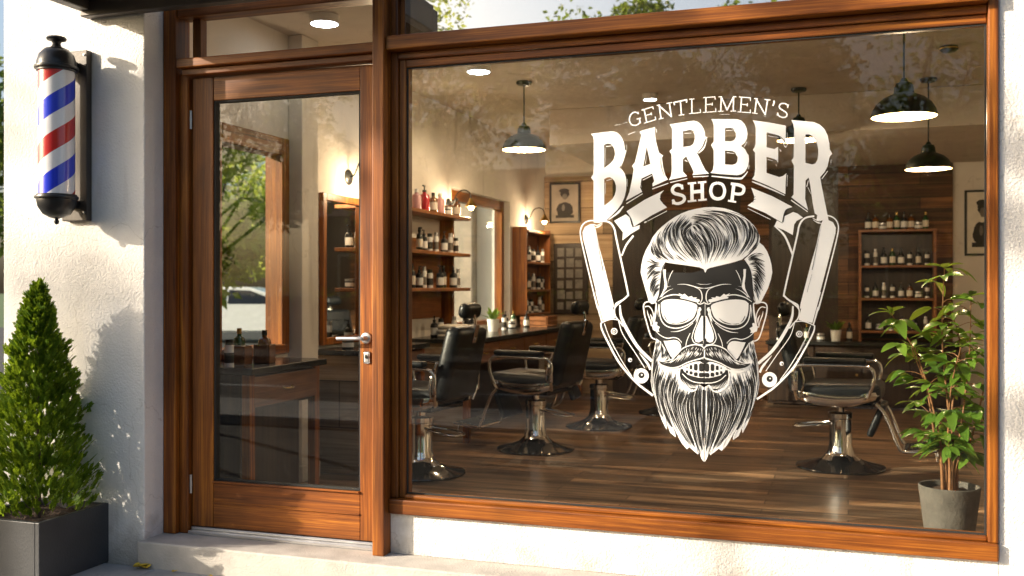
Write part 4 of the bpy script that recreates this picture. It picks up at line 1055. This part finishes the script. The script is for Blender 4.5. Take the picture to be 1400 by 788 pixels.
for i in range(4):
    bm = BM(); x = -.97 + i * .45; box(bm, x + .01, x + .44, -.199, -.181, .05, .60, .004); dd = obj('door', bm, 'dark_wood', t)
    bm = BM(); lathe(bm, [(0, 0), (.012, 0), (.012, .02), (0, .022)], 12, mat=Matrix.Translation((x + .40, -.199, .33)) @ Matrix.Rotation(pi / 2, 4, 'X')); obj('knob', bm, 'brass', dd)
def mirror(label, y0, y1, z0, z1):
    t = thing('wall_mirror', label, 'mirror', (-3.30, (y0 + y1) / 2, z0), 0, 'wood framed mirrors'); L = (y1 - y0) / 2; h = z1 - z0; f = .05
    bm = BM()
    for (a, b, c, d_) in ((-L, -L + f, 0, h), (L - f, L, 0, h)): box(bm, 0, .035, a, b, c, d_, .004)
    box(bm, .001, .034, -L + f, L - f, h - f, h - .001, .004); box(bm, .001, .034, -L + f, L - f, .001, f, .004); obj('frame', bm, 'varnished_wood_z', t)
    bm = BM(); box(bm, .004, .012, -L + f - .004, L - f + .004, f - .004, h - f + .004); obj('mirror_glass', bm, 'silver_glass', t)
mirror('tall wood framed mirror above the counter, seen through the door glass', 1.66, 2.24, .82, 1.83)

# pictures (generic portraits)
def picture(label, loc, w, h, seed, mat='ink'):
    t = thing('framed_picture', label, 'picture', loc, 0, 'framed pictures on the back wall')
    bm = BM(); f = .022
    for (a, b, c, d_) in ((-w / 2, -w / 2 + f, 0, h), (w / 2 - f, w / 2, 0, h)): box(bm, a, b, -.022, 0, c, d_, .003)
    for (c, d_) in ((0.001, f), (h - f, h - .001)): box(bm, -w / 2 + f, w / 2 - f, -.021, -.001, c, d_, .003)
    obj('frame', bm, 'black_paint', t)
    bm = BM(); box(bm, -w / 2 + f - .002, w / 2 - f + .002, -.010, -.002, f - .002, h - f + .002); sh = obj('print', bm, 'paper' if mat == 'ink' else 'stone_wall', t)
    rn = random.Random(seed); bm = BM()
    def blob(cx, cz, rx, rz, y, k=22):
        vs = [bm.verts.new((cx + rx * (1 + rn.uniform(-.10, .10)) * cos(2 * pi * i / k), y, cz + rz * (1 + rn.uniform(-.1, .1)) * sin(2 * pi * i / k))) for i in range(k)]
        bm.faces.new(vs)
    blob(0, h * .33, w * .27, h * .19, -.0106); blob(0, h * .72, w * .15, h * .10, -.0108)
    blob(-w * .02, h * .80, w * .17, h * .055, -.0110); box(bm, -w * .30, w * .30, -.0112, -.0105, h * .13, h * .20)
    obj('drawing', bm, 'ink', sh)
    bm = BM(); blob(.0, h * .655, w * .085, h * .075, -.0114); blob(-w * .05, h * .38, w * .05, h * .08, -.0116); obj('drawing', bm, 'ink_grey', sh)
    return t
picture('dark framed portrait print high on the far left of the back wall', (-3.05, 6.795, 1.93), .36, .46, 3, 'dark')
picture('black framed white portrait print on the wall behind the plant', (1.28, 6.845, 1.52), .34, .66, 4)
t = thing('poster_board', 'tall dark framed board of small pictures under the portrait in the corner', 'picture board', (-2.98, 6.795, .90), 0, 'framed pictures on the back wall')
bm = BM(); box(bm, -.20, .20, -.02, 0, 0, .80, .004); obj('frame', bm, 'dark_wood', t)
bm = BM(); rn = random.Random(2)
for i in range(3):
    for j in range(6): x = -.155 + i * .105; z = .05 + j * .12; box(bm, x, x + .09 - rn.random() * .02, -.024, -.0205, z, z + .10 - rn.random() * .02)
obj('print', bm, 'ink_grey', t)
t = thing('wooden_crate', 'small wooden crate on the counter under the corner shelves', 'crate', (-3.03, 5.72, .80))
bm = BM(); box(bm, -.14, .14, -.18, .18, 0, .012)
for s in (-1, 1):
    for z in (.02, .065): box(bm, s * .14 - .006, s * .14 + .006, -.18, .18, z, z + .038, .001); box(bm, -.133, .133, s * .18 - .006, s * .18 + .006, z, z + .038, .001)
obj('slats', bm, 'shelf_wood', t)
# things on the counters
row_of(['pump', 'tube', 'jar', 'slim', 'spray', 'tube', 'pump'], (-3.12, 3.2), (-3.12, 4.1), .80, 'the long counter before the side window', 1.0, .05)
row_of(['tube', 'pump', 'jar', 'green', 'pump'], (-3.10, 4.75), (-3.10, 5.45), .80, 'the long counter beyond the small plant', 1.0, .05)
row_of(['jar', 'tube', 'slim', 'pump'], (-3.10, 1.62), (-3.10, 2.45), .80, 'the counter below the framed mirror', 1.0, .04)
row_of(['tube', 'pump', 'green', 'jar', 'flask', 'spray'], (-.75, 6.55), (.08, 6.55), .66, 'the dark back counter', 1.0, .05)
def caddy(label, loc, s):
    t = thing('wooden_caddy', label, 'caddy', loc, .2, 'wooden caddies on the small counter')
    bm = BM(); box(bm, -s, s, -s, s, 0, .008)
    for a in (-1, 1): box(bm, a * s - .005, a * s + .005, -s - .005, s + .005, .0, .10, .002); box(bm, -s + .0055, s - .0055, a * s - .005, a * s + .005, .001, .10, .002)
    obj('box', bm, 'drawer_wood', t)
caddy('square wooden caddy holding a green bottle on the small window counter', (-3.02, .34, .80), .045); bottle('green', (-3.02, .34, .809), 'standing in the square caddy by the side window', 1.05)
caddy('wooden caddy beside the square one on the small window counter', (-2.97, .50, .80), .04); bottle('flask', (-2.97, .50, .809), 'standing in the second caddy by the side window', 1.05)
bottle('tube', (-3.0, .22, .80), 'left of the caddies on the small window counter', 1.0)
for (x, y, lab) in ((-3.08, 2.72, 0), ): pass
t = thing('towel_stack', 'stack of folded pale towels on the long counter beside the chair', 'towels', (-3.02, 3.32, .80))
for k in range(3):
    bm = BM(); box(bm, -.09, .09, -.12, .12, .002 + k * .035, .034 + k * .035, .014, 3); obj('towel', bm, 'paper', t, smooth=True)

# ================================================================== POTTED PLANTS
def leaf_verts(L, W, droop, fold=.25, n=4):
    rows = []
    for i in range(n + 1):
        u = i / n; w = W * sin(pi * min(1, u * .94 + .03)) ** .8 * (1 - .25 * u) * .5
        z = -droop * L * u * u; rows.append([Vector((u * L, -w, z + fold * w)), Vector((u * L, 0, z)), Vector((u * L, w, z + fold * w))])
    return rows
def add_leaf(bm, M, L, W, droop, fold=.25, n=4):
    rows = [[bm.verts.new(M @ v) for v in r] for r in leaf_verts(L, W, droop, fold, n)]
    for a, b in zip(rows, rows[1:]):
        bm.faces.new((a[0], b[0], b[1], a[1])); bm.faces.new((a[1], b[1], b[2], a[2]))
def orient(p, d, roll=0):
    d = d.normalized(); x = d; y = Vector((0, 0, 1)).cross(x)
    if y.length < 1e-3: y = Vector((0, 1, 0))
    y.normalize(); z = x.cross(y)
    M = Matrix(((x.x, y.x, z.x, p.x), (x.y, y.y, z.y, p.y), (x.z, y.z, z.z, p.z), (0, 0, 0, 1)))
    return M @ Matrix.Rotation(roll, 4, 'X')
pr = random.Random(21)
t = thing('potted_plant', 'tall glossy leafed plant in a round concrete pot inside the window corner', 'potted plant', (.47, 1.17, 0))
bm = BM(); lathe(bm, [(0, .0), (.108, 0), (.115, .005), (.142, .225), (.143, .232), (.139, .236), (.132, .234), (.128, .20), (0, .20)], 48); obj('pot', bm, 'pot_concrete', t, smooth=True)
bm = BM(); lathe(bm, [(0, .212), (.06, .208), (.129, .205)], 32)
for v in bm.verts: v.co.z += pr.uniform(-.004, .006)
obj('soil', bm, 'soil', t)
stems = BM(); leaves = BM()
mains = [((-.03, .0), [(-.05, .0, .50), (-.14, .0, .85), (-.27, -.02, 1.08)], 11), ((-.01, .02), [(.0, .02, .55), (-.03, .03, .95), (-.02, .02, 1.30)], 15), ((.02, .0), [(.05, .0, .50), (.09, .02, .85), (.10, .02, 1.16)], 13),
         ((.035, .02), [(.10, .05, .45), (.17, .07, .75), (.20, .08, .98)], 10), ((.0, -.02), [(-.01, -.06, .48), (.0, -.09, .72), (.04, -.12, .92)], 10), ((.02, .03), [(.02, .08, .6), (.06, .12, .9), (.02, .15, 1.1)], 11), ((-.015, .01), [(-.06, .03, .45), (-.10, .06, .70), (-.17, .05, .90)], 9)]
for (bx, by), pts, nl in mains:
    nl = int(nl * 1.5)
    P = [Vector((bx, by, .205)), Vector((bx * 1.2, by, .34))] + [Vector(p) for p in pts]
    C = smoothpts(P, 8); tube(stems, C, .0085, 8, 0, r1=.002)
    for i in range(nl):
        u = .30 + .70 * (i + pr.random() * .6) / nl; j = min(len(C) - 2, int(u * (len(C) - 1))); p = C[j]
        a = i * 2.4 + pr.random() * .6; tl = pr.uniform(.03, .10); up = pr.uniform(.1, .7)
        d_ = Vector((cos(a), sin(a), up)); e = p + d_ * tl
        tube(stems, [p, p + d_ * tl * .5 + Vector((0, 0, .008)), e], .0022, 5, 2, r1=.0012)
        for q in range(pr.choice((2, 3, 3))):
            a2 = a + (q - 1) * .9 + pr.uniform(-.3, .3); ld = Vector((cos(a2), sin(a2), pr.uniform(-.35, .45)))
            L = pr.uniform(.075, .125); add_leaf(leaves, orient(e, ld, pr.uniform(-.5, .5)), L, L * .54, pr.uniform(.15, .6))
    e = C[-1]
    for q in range(6):
        a2 = q * 1.05 + pr.random() * .5; ld = Vector((cos(a2), sin(a2), pr.uniform(.1, .9))); L = pr.uniform(.06, .11); add_leaf(leaves, orient(e, ld, pr.uniform(-.4, .4)), L, L * .46, pr.uniform(.1, .5))
obj('stem', stems, 'stem', t, smooth=True); obj('foliage', leaves, 'house_plant_leaf', t, smooth=True)
# small plant on the long counter
def small_plant(label, loc, sc, lean=0):
    t = thing('small_plant', label, 'potted plant', loc, 0, 'small counter plants')
    bm = BM(); lathe(bm, [(0, 0), (.035 * sc, 0), (.045 * sc, .09 * sc), (.04 * sc, .09 * sc), (.038 * sc, .08 * sc), (0, .08 * sc)], 20); obj('pot', bm, 'white_plastic', t, smooth=True)
    bm = BM()
    for i in range(26):
        a = pr.random() * 6.28; r = pr.random() * .02 * sc; ld = Vector((cos(a) * .6, sin(a) * .6, pr.uniform(.5, 1.6))); L = pr.uniform(.06, .12) * sc
        add_leaf(bm, orient(Vector((r * cos(a), r * sin(a), .08 * sc)), ld), L, L * .3, .3)
    obj('foliage', bm, 'house_plant_leaf', t, smooth=True)
small_plant('small green plant in a white pot on the long counter by the side window', (-3.08, 4.45, .80), 1.25)
small_plant('small green plant in a white pot on top of the back counter', (-.12, 6.50, .66), 1.2)
# ================================================================== PLANTER WITH CONIFER
t = thing('conifer_planter', 'dark grey square planter with a cone shaped green conifer beside the doorstep', 'planter', (-3.625, -.405, PAVE_Z))
W = .212; H = .285
bm = BM()
for s in (-1, 1):
    box(bm, s * W - .012, s * W + .012, -W - .012, W + .012, 0, H, .003, 2); box(bm, -W + .0125, W - .0125, s * W - .012, s * W + .012, .001, H - .0005, .003, 2)
box(bm, -W + .0125, W - .0125, -W + .0125, W - .0125, .002, .02); obj('planter_box', bm, 'planter_grey', t)
bm = BM(); n = 14
g = [[bm.verts.new((-W + .013 + (2 * W - .026) * i / n, -W + .013 + (2 * W - .026) * j / n, H - .035 + random.uniform(-.008, .010))) for j in range(n + 1)] for i in range(n + 1)]
for i in range(n):
    for j in range(n): bm.faces.new((g[i][j], g[i + 1][j], g[i + 1][j + 1], g[i][j + 1]))
obj('soil', bm, 'soil', t)
bm = BM(); tube(bm, [(0, 0, H - .04), (.005, 0, .7), (0, 0, 1.22)], .014, 8, 3, r1=.003)
cr = random.Random(3); lv = BM()
def spray(bm, p, d_, L, rn):
    """flat fan of scale leaf tips"""
    M = orient(p, d_, rn.uniform(-1.2, 1.2))
    vs = []
    def blade(o, a, l, w):
        c, s = cos(a), sin(a)
        q = [Vector((0, -w, 0)), Vector((l * .55, -w * 1.1, .1 * w)), Vector((l, 0, 0)), Vector((l * .55, w * 1.1, .1 * w)), Vector((0, w, 0))]
        vv = [bm.verts.new(M @ (Vector((o[0] + v.x * c - v.y * s, o[1] + v.x * s + v.y * c, v.z + rn.uniform(-.15, .15) * l * .3)))) for v in q]
        bm.faces.new(vv)
    blade((0, 0), 0, L, L * .045)
    for k in range(4):
        x = L * (.18 + k * .2)
        for s in (-1, 1):
            l = L * (.50 - k * .08) * rn.uniform(.8, 1.15); blade((x, 0), s * rn.uniform(.5, .75), l, L * .05)
            blade((x + l * .45, s * l * .28), s * rn.uniform(.05, .3), l * .5, L * .042)
HC = 1.05
for i in range(5600):
    u = cr.random() ** .82; h = u
    R = .265 * (1 - h) ** .74 * (.55 + .45 * min(1, h / .10 + .35)); R *= 1 + .12 * sin(i * .77) * (1 - h) + .10 * sin(7 * h * 6.28 + 1)
    a = cr.random() * 6.283
    R *= 1 + .13 * sin(3 * a + 9 * h) + .08 * sin(7 * a - 14 * h)
    rr = R * cr.uniform(.30, 1.0) ** .6
    z = H + .01 + h * HC; p = Vector((cos(a) * rr, sin(a) * rr, z - .02))
    d_ = Vector((cos(a) * .75, sin(a) * .75, cr.uniform(.55, 1.5))); L = cr.uniform(.034, .062) * (1 - .35 * h)
    if cr.random() < .10: L *= 1.6
    spray(lv, p, d_, L, cr)
for k in range(26):
    z = H + HC * (.80 + .2 * k / 26); spray(lv, Vector((cr.uniform(-.01, .01), cr.uniform(-.01, .01), z)), Vector((cr.uniform(-.5, .5), cr.uniform(-.5, .5), 1.5)), .06, cr)
obj('trunk', bm, 'bark', t, smooth=True); obj('foliage', lv, 'conifer_leaf', t)

# fallen leaves on the pavement
lr = random.Random(9)
def fallen(label, loc, s, rz):
    bm = BM(); add_leaf(bm, Matrix.Rotation(.15, 4, 'Y'), .06 * s, .035 * s, -.3, .5, 5)
    add_leaf(bm, Matrix.Rotation(.8, 4, 'Z') @ Matrix.Rotation(.1, 4, 'X'), .045 * s, .025 * s, -.2, .6, 4); add_leaf(bm, Matrix.Rotation(-.8, 4, 'Z'), .045 * s, .025 * s, -.4, .6, 4)
    o = obj('fallen_leaf', bm, 'yellow_leaf', None, loc, True); o.rotation_euler = (0, 0, rz); tag(o, label, 'leaf', 'fallen leaves')
fallen('largest yellow leaf on the pavement at the foot of the doorstep', (-3.20, -.26, PAVE_Z + .012), 1.15, .5)
fallen('yellow leaf lying just right of the largest one at the doorstep corner', (-3.13, -.25, PAVE_Z + .009), .8, 2.4)
fallen('small greenish leaf before the doorstep, right of the yellow pair', (-2.98, -.262, PAVE_Z + .008), .45, 1.0)
fallen('tiny curled leaf farthest right along the foot of the doorstep', (-2.76, -.258, PAVE_Z + .008), .4, 4.0)

# ================================================================== TREES
def make_tree(name, label, loc, h, trunk_h, rad, nleaf, seed, mat='tree_leaf', lsz=.14, group=None, clumps=26, flat=.8, trunk_r=.14, ring=None):
    rn = random.Random(seed); t = thing(name, label, 'tree', loc, 0, group)
    bm = BM(); top = Vector((rn.uniform(-.2, .2), rn.uniform(-.2, .2), trunk_h + (h - trunk_h) * .55))
    tube(bm, [(0, 0, -.1), (rn.uniform(-.05, .05), 0, trunk_h * .6), (0, .04, trunk_h), top], trunk_r, 10, 4, r1=trunk_r * .3)
    cz = (h + trunk_h) / 2; hz = (h - trunk_h) / 2; cl = []
    for i in range(clumps):
        for _ in range(60):
            v = Vector((rn.uniform(-1, 1), rn.uniform(-1, 1), rn.uniform(-1, 1)))
            if .35 < v.length < 1: break
        c = Vector((v.x * rad, v.y * rad, cz + v.z * hz)); cl.append((c, rn.uniform(.22, .40) * min(rad, hz * 1.2)))
        b0 = Vector((0, 0, rn.uniform(trunk_h * .85, trunk_h + hz * .8)))
        tube(bm, [b0, (b0 + c) / 2 + Vector((0, 0, .15 * rad * rn.random())), c], trunk_r * .28, 6, 3, r1=trunk_r * .05)
    obj('trunk', bm, 'bark', t, smooth=True)
    lf = BM()
    for i in range(nleaf):
        c, r = cl[rn.randrange(clumps)]
        v = Vector((rn.gauss(0, 1), rn.gauss(0, 1), rn.gauss(0, 1))).normalized() * r * rn.random() ** .45; v.z *= flat
        p = c + v; d_ = Vector((rn.gauss(0, 1), rn.gauss(0, 1), rn.gauss(-.3, .7)))
        L = lsz * rn.uniform(.7, 1.3); M = orient(p, d_, rn.uniform(-1.5, 1.5))
        q = [Vector((0, 0, 0)), Vector((L * .4, -L * .28, 0)), Vector((L, 0, 0)), Vector((L * .4, L * .28, .05 * L))]
        lf.faces.new([lf.verts.new(M @ k) for k in q])
    obj('crown', lf, mat, t); return t
GT = 'trees across the street and beside the shop'
SD = Vector((1.7, 1.0, -.70))                       # direction of the sunlight
make_tree('street_tree', 'added unseen tree left of the shop, its crown shaped to shade the window', (-9.72, -5.5, -.245), 6.75, 5.15, .40, 1700, 4, lsz=.10, group=GT, clumps=14, trunk_r=.05)  # out of view, added so its crown keeps sun off the big pane
make_tree('street_tree', 'second added unseen tree, its loose crown placed to dapple the right wall', (-8.25, -5.6, -.245), 6.9, 4.2, .55, 1600, 14, lsz=.11, group=GT, clumps=14, trunk_r=.05)  # out of view, added to throw leaf dapples on the right wall
make_tree('street_tree', 'added unseen tall tree beyond the far kerb, placed to streak the pier with shade', (-25.0, -12.6, -.11), 11.6, 7.7, .60, 230, 24, lsz=.2, group=GT, clumps=12, trunk_r=.1)  # out of view, sparse crown added for soft shade streaks on the pier
make_tree('street_tree', 'added unseen narrow tree left of the others, crown placed to shade the door head', (-12.05, -5.6, -.15), 7.0, 5.75, .42, 2200, 31, lsz=.11, group=GT, clumps=12, trunk_r=.05)  # out of view, dense crown added to keep the door top in shade
# across the street: what the glass mirrors
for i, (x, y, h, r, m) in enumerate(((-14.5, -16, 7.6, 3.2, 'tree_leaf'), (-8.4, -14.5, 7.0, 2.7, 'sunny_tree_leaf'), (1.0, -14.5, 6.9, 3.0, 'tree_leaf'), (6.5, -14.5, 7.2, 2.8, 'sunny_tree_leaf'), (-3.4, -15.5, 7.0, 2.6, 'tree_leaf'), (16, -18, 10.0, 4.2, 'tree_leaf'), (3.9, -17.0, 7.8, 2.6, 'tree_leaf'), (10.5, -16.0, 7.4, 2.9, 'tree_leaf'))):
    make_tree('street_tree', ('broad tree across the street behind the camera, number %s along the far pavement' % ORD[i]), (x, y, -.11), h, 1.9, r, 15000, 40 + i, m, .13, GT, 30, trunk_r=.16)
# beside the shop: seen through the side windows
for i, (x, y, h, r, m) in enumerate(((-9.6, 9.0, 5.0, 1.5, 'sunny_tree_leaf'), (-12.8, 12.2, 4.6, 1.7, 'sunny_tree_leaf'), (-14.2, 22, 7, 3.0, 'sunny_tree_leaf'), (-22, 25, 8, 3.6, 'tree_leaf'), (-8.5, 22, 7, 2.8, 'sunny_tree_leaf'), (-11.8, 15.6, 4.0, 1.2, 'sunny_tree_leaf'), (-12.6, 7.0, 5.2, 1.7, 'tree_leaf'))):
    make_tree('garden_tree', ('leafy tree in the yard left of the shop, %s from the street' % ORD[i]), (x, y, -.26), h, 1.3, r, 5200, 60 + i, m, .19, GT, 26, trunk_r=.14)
# low neighbour's wall of stone and render seen through the second side window
t = thing('garden_wall', 'stone pillar and pale rendered wall standing outside the side window', 'wall', (-5.23, 9.2, -.26))
bm = BM(); box(bm, -.35, .25, -.3, .3, 0, 3.2, .02, 2); obj('stone_pillar', bm, 'stone_wall', t)
bm = BM(); box(bm, .255, 1.55, -.15, .15, 0, 3.0, .01); obj('rendered_panel', bm, 'neighbour_render', t)
t = thing('hedge', 'long clipped dark hedge along the far side of the street', 'hedge', (-2, -16.1, -.11))
hr = random.Random(77); bm = BM(); box(bm, -19, 19, -.3, .3, 0, 1.1); obj('branch_mass', bm, 'bark', t); bm = BM()
for i in range(9000):
    p = Vector((hr.uniform(-19.1, 19.1), hr.uniform(.28, .42), hr.uniform(0, 1.25))); L = hr.uniform(.10, .17); M = orient(p, Vector((hr.gauss(0, 1), hr.gauss(0, 1), hr.gauss(0, 1))), hr.uniform(-1, 1))
    bm.faces.new([bm.verts.new(M @ Vector(q)) for q in ((0, 0, 0), (L * .4, -L * .3, 0), (L, 0, 0), (L * .4, L * .3, 0))])
obj('foliage', bm, 'tree_leaf', t)
# house opposite
def house(label, x, y, w, dp, h, mat, seed):
    rn = random.Random(seed); t = thing('house', label, 'house', (x, y, -.12), 0, 'houses across the street')
    bm = BM(); box(bm, -w / 2, w / 2, -dp / 2, dp / 2, 0, h, .02); obj('wall', bm, mat, t)
    bm = BM(); vs = [bm.verts.new(p) for p in ((-w / 2 - .4, -dp / 2 - .4, h), (w / 2 + .4, -dp / 2 - .4, h), (w / 2 + .4, dp / 2 + .4, h), (-w / 2 - .4, dp / 2 + .4, h), (-w / 2 + 1.2, 0, h + 1.8), (w / 2 - 1.2, 0, h + 1.8))]
    for f in ((0, 1, 5, 4), (1, 2, 5), (2, 3, 4, 5), (3, 0, 4), (3, 2, 1, 0)): bm.faces.new([vs[k] for k in f])
    obj('roof', bm, 'roof_tile', t)
    nx = int(w // 2.6)
    for k in range(int(h // 2.9)):
        for i in range(nx):
            wx = -w / 2 + (i + .5) * w / nx; z = .9 + k * 2.9
            if k == 0 and i == nx // 2:
                bm = BM(); box(bm, wx - .5, wx + .5, dp / 2, dp / 2 + .05, 0, 2.1, .01); obj('door', bm, 'dark_wood', t); continue
            bm = BM()
            for (a, b, c, d_) in ((-.6, -.52, 0, 1.4), (.52, .6, 0, 1.4), (-.519, .519, 0, .08), (-.519, .519, 1.32, 1.4), (-.03, .03, .081, 1.319)): box(bm, wx + a, wx + b, dp / 2 + .001, dp / 2 + .06, z + c, z + d_)
            wd = obj('window', bm, 'neighbour_render', t)
            bm = BM(); box(bm, wx - .52, wx + .52, dp / 2 + .002, dp / 2 + .02, z + .08, z + 1.32); obj('window_pane', bm, 'worktop', wd)
house('ochre single storey house across the street with a tiled roof', -9, -27, 13, 9, 3.4, 'facade_ochre', 1)
house('grey house across the street, right of the ochre one', 6, -28, 12, 9, 3.6, 'facade_grey', 2)
# parked car in the yard, seen through the first side window
def car(label, loc, rz):
    t = thing('parked_car', label, 'car', loc, rz)
    prof = [(-2.1, .35), (-2.15, .62), (-2.05, .82), (-1.75, .93), (-1.25, .98), (-.75, 1.38), (-.3, 1.46), (.45, 1.45), (.95, 1.30), (1.35, 1.0), (1.95, .88), (2.12, .70), (2.15, .45), (2.08, .30), (-2.0, .30)]
    bm = BM()
    L = [[bm.verts.new((x, s * (.82 if z < 1.0 else .82 - (z - 1.0) * .45), z)) for x, z in prof] for s in (-1, 1)]
    n = len(prof)
    for i in range(n): bm.faces.new((L[0][i], L[0][(i + 1) % n], L[1][(i + 1) % n], L[1][i]))
    bm.faces.new(L[0][::-1]); bm.faces.new(L[1])
    bmesh.ops.recalc_face_normals(bm, faces=bm.faces)
    bmesh.ops.bevel(bm, geom=list(bm.edges), offset=.035, segments=2, affect='EDGES')
    obj('body', bm, 'car_paint', t, smooth=True)
    for s in (-1, 1):
        bm = BM(); y = s * .80
        for P in (((-1.1, 1.02), (-.72, 1.32), (-.1, 1.38), (-.1, 1.02)), ((-.04, 1.02), (-.04, 1.38), (.5, 1.36), (.9, 1.22), (1.15, 1.02))):
            vs = [bm.verts.new((x, s * (.828 - (z - 1.0) * .45 + .004), z)) for x, z in P]; bm.faces.new(vs)
        obj('side_window', bm, 'gloss_black', t)
    for x in (-1.3, 1.3):
        for s in (-1, 1):
            bm = BM(); lathe(bm, [(0, -.10), (.24, -.10), (.32, -.08), (.33, 0), (.32, .08), (.24, .10), (0, .10)], 28, mat=Matrix.Translation((x, s * .76, .33)) @ Matrix.Rotation(pi / 2, 4, 'X')); wh = obj('wheel', bm, 'rubber', t, smooth=True)
            bm = BM(); lathe(bm, [(0, s * -.03), (.20, s * -.03), (.21, 0), (0, 0)], 24, mat=Matrix.Translation((x, s * .872, .33)) @ Matrix.Rotation(pi / 2, 4, 'X')); obj('rim', bm, 'aluminium', wh)
    for s in (-1, 1):
        bm = BM(); box(bm, 2.06, 2.14, s * .62 - .14, s * .62 + .14, .62, .74, .02); obj('headlight', bm, 'white_plastic', t)
        bm = BM(); box(bm, -2.17, -2.10, s * .62 - .14, s * .62 + .14, .64, .78, .02); obj('tail_light', bm, 'red_liquid', t)
car('white car parked in the yard, seen through the first side window', (-15.3, 18.6, -.255), .3)
sheet('yard', -30, -4.6, .8, 24, -.255, 'asphalt')

# ================================================================== LIGHT, SKY, CAMERA
el = atan(-SD.z / sqrt(SD.x ** 2 + SD.y ** 2)); az = atan2(-SD.x, -SD.y)
sun = bpy.data.lights.new('sun', 'SUN'); sun.energy = 5.0; sun.angle = radians(.55); sun.color = (1, .87, .70)
so = bpy.data.objects.new('sun', sun); COL.objects.link(so); so.rotation_euler = SD.to_track_quat('-Z', 'Y').to_euler(); so.location = (-8, -5, 9)
w = bpy.data.worlds.new('World'); S.world = w; w.use_nodes = True; t = w.node_tree; t.nodes.clear()
o = t.nodes.new('ShaderNodeOutputWorld'); b = t.nodes.new('ShaderNodeBackground'); s = t.nodes.new('ShaderNodeTexSky')
s.sky_type = 'NISHITA'; s.sun_disc = False; s.sun_elevation = el; s.sun_rotation = az; s.air_density = 1.0; s.dust_density = 5.0; s.ozone_density = 1.2
b.inputs[1].default_value = .135; t.links.new(s.outputs[0], b.inputs[0]); t.links.new(b.outputs[0], o.inputs[0])
cam = bpy.data.cameras.new('camera'); co = bpy.data.objects.new('camera', cam); COL.objects.link(co)
co.location = (0, -D, CH); co.rotation_euler = (pi / 2, 0, TH); cam.sensor_width = 36; cam.lens = F / 1400 * 36; cam.shift_y = -2 / 1400
cam.clip_start = .05; cam.clip_end = 600
cam.dof.use_dof = True; cam.dof.focus_distance = 4.3; cam.dof.aperture_fstop = 3.2
S.camera = co
S.view_settings.view_transform = 'Standard'; S.view_settings.look = 'None'; S.view_settings.gamma = 1; S.view_settings.exposure = .98
S.render.engine = 'CYCLES'; c = S.cycles; c.max_bounces = 8; c.diffuse_bounces = 4; c.glossy_bounces = 4; c.transparent_max_bounces = 14; c.sample_clamp_indirect = 6; c.use_denoising = True
c.caustics_reflective = False; c.caustics_refractive = False
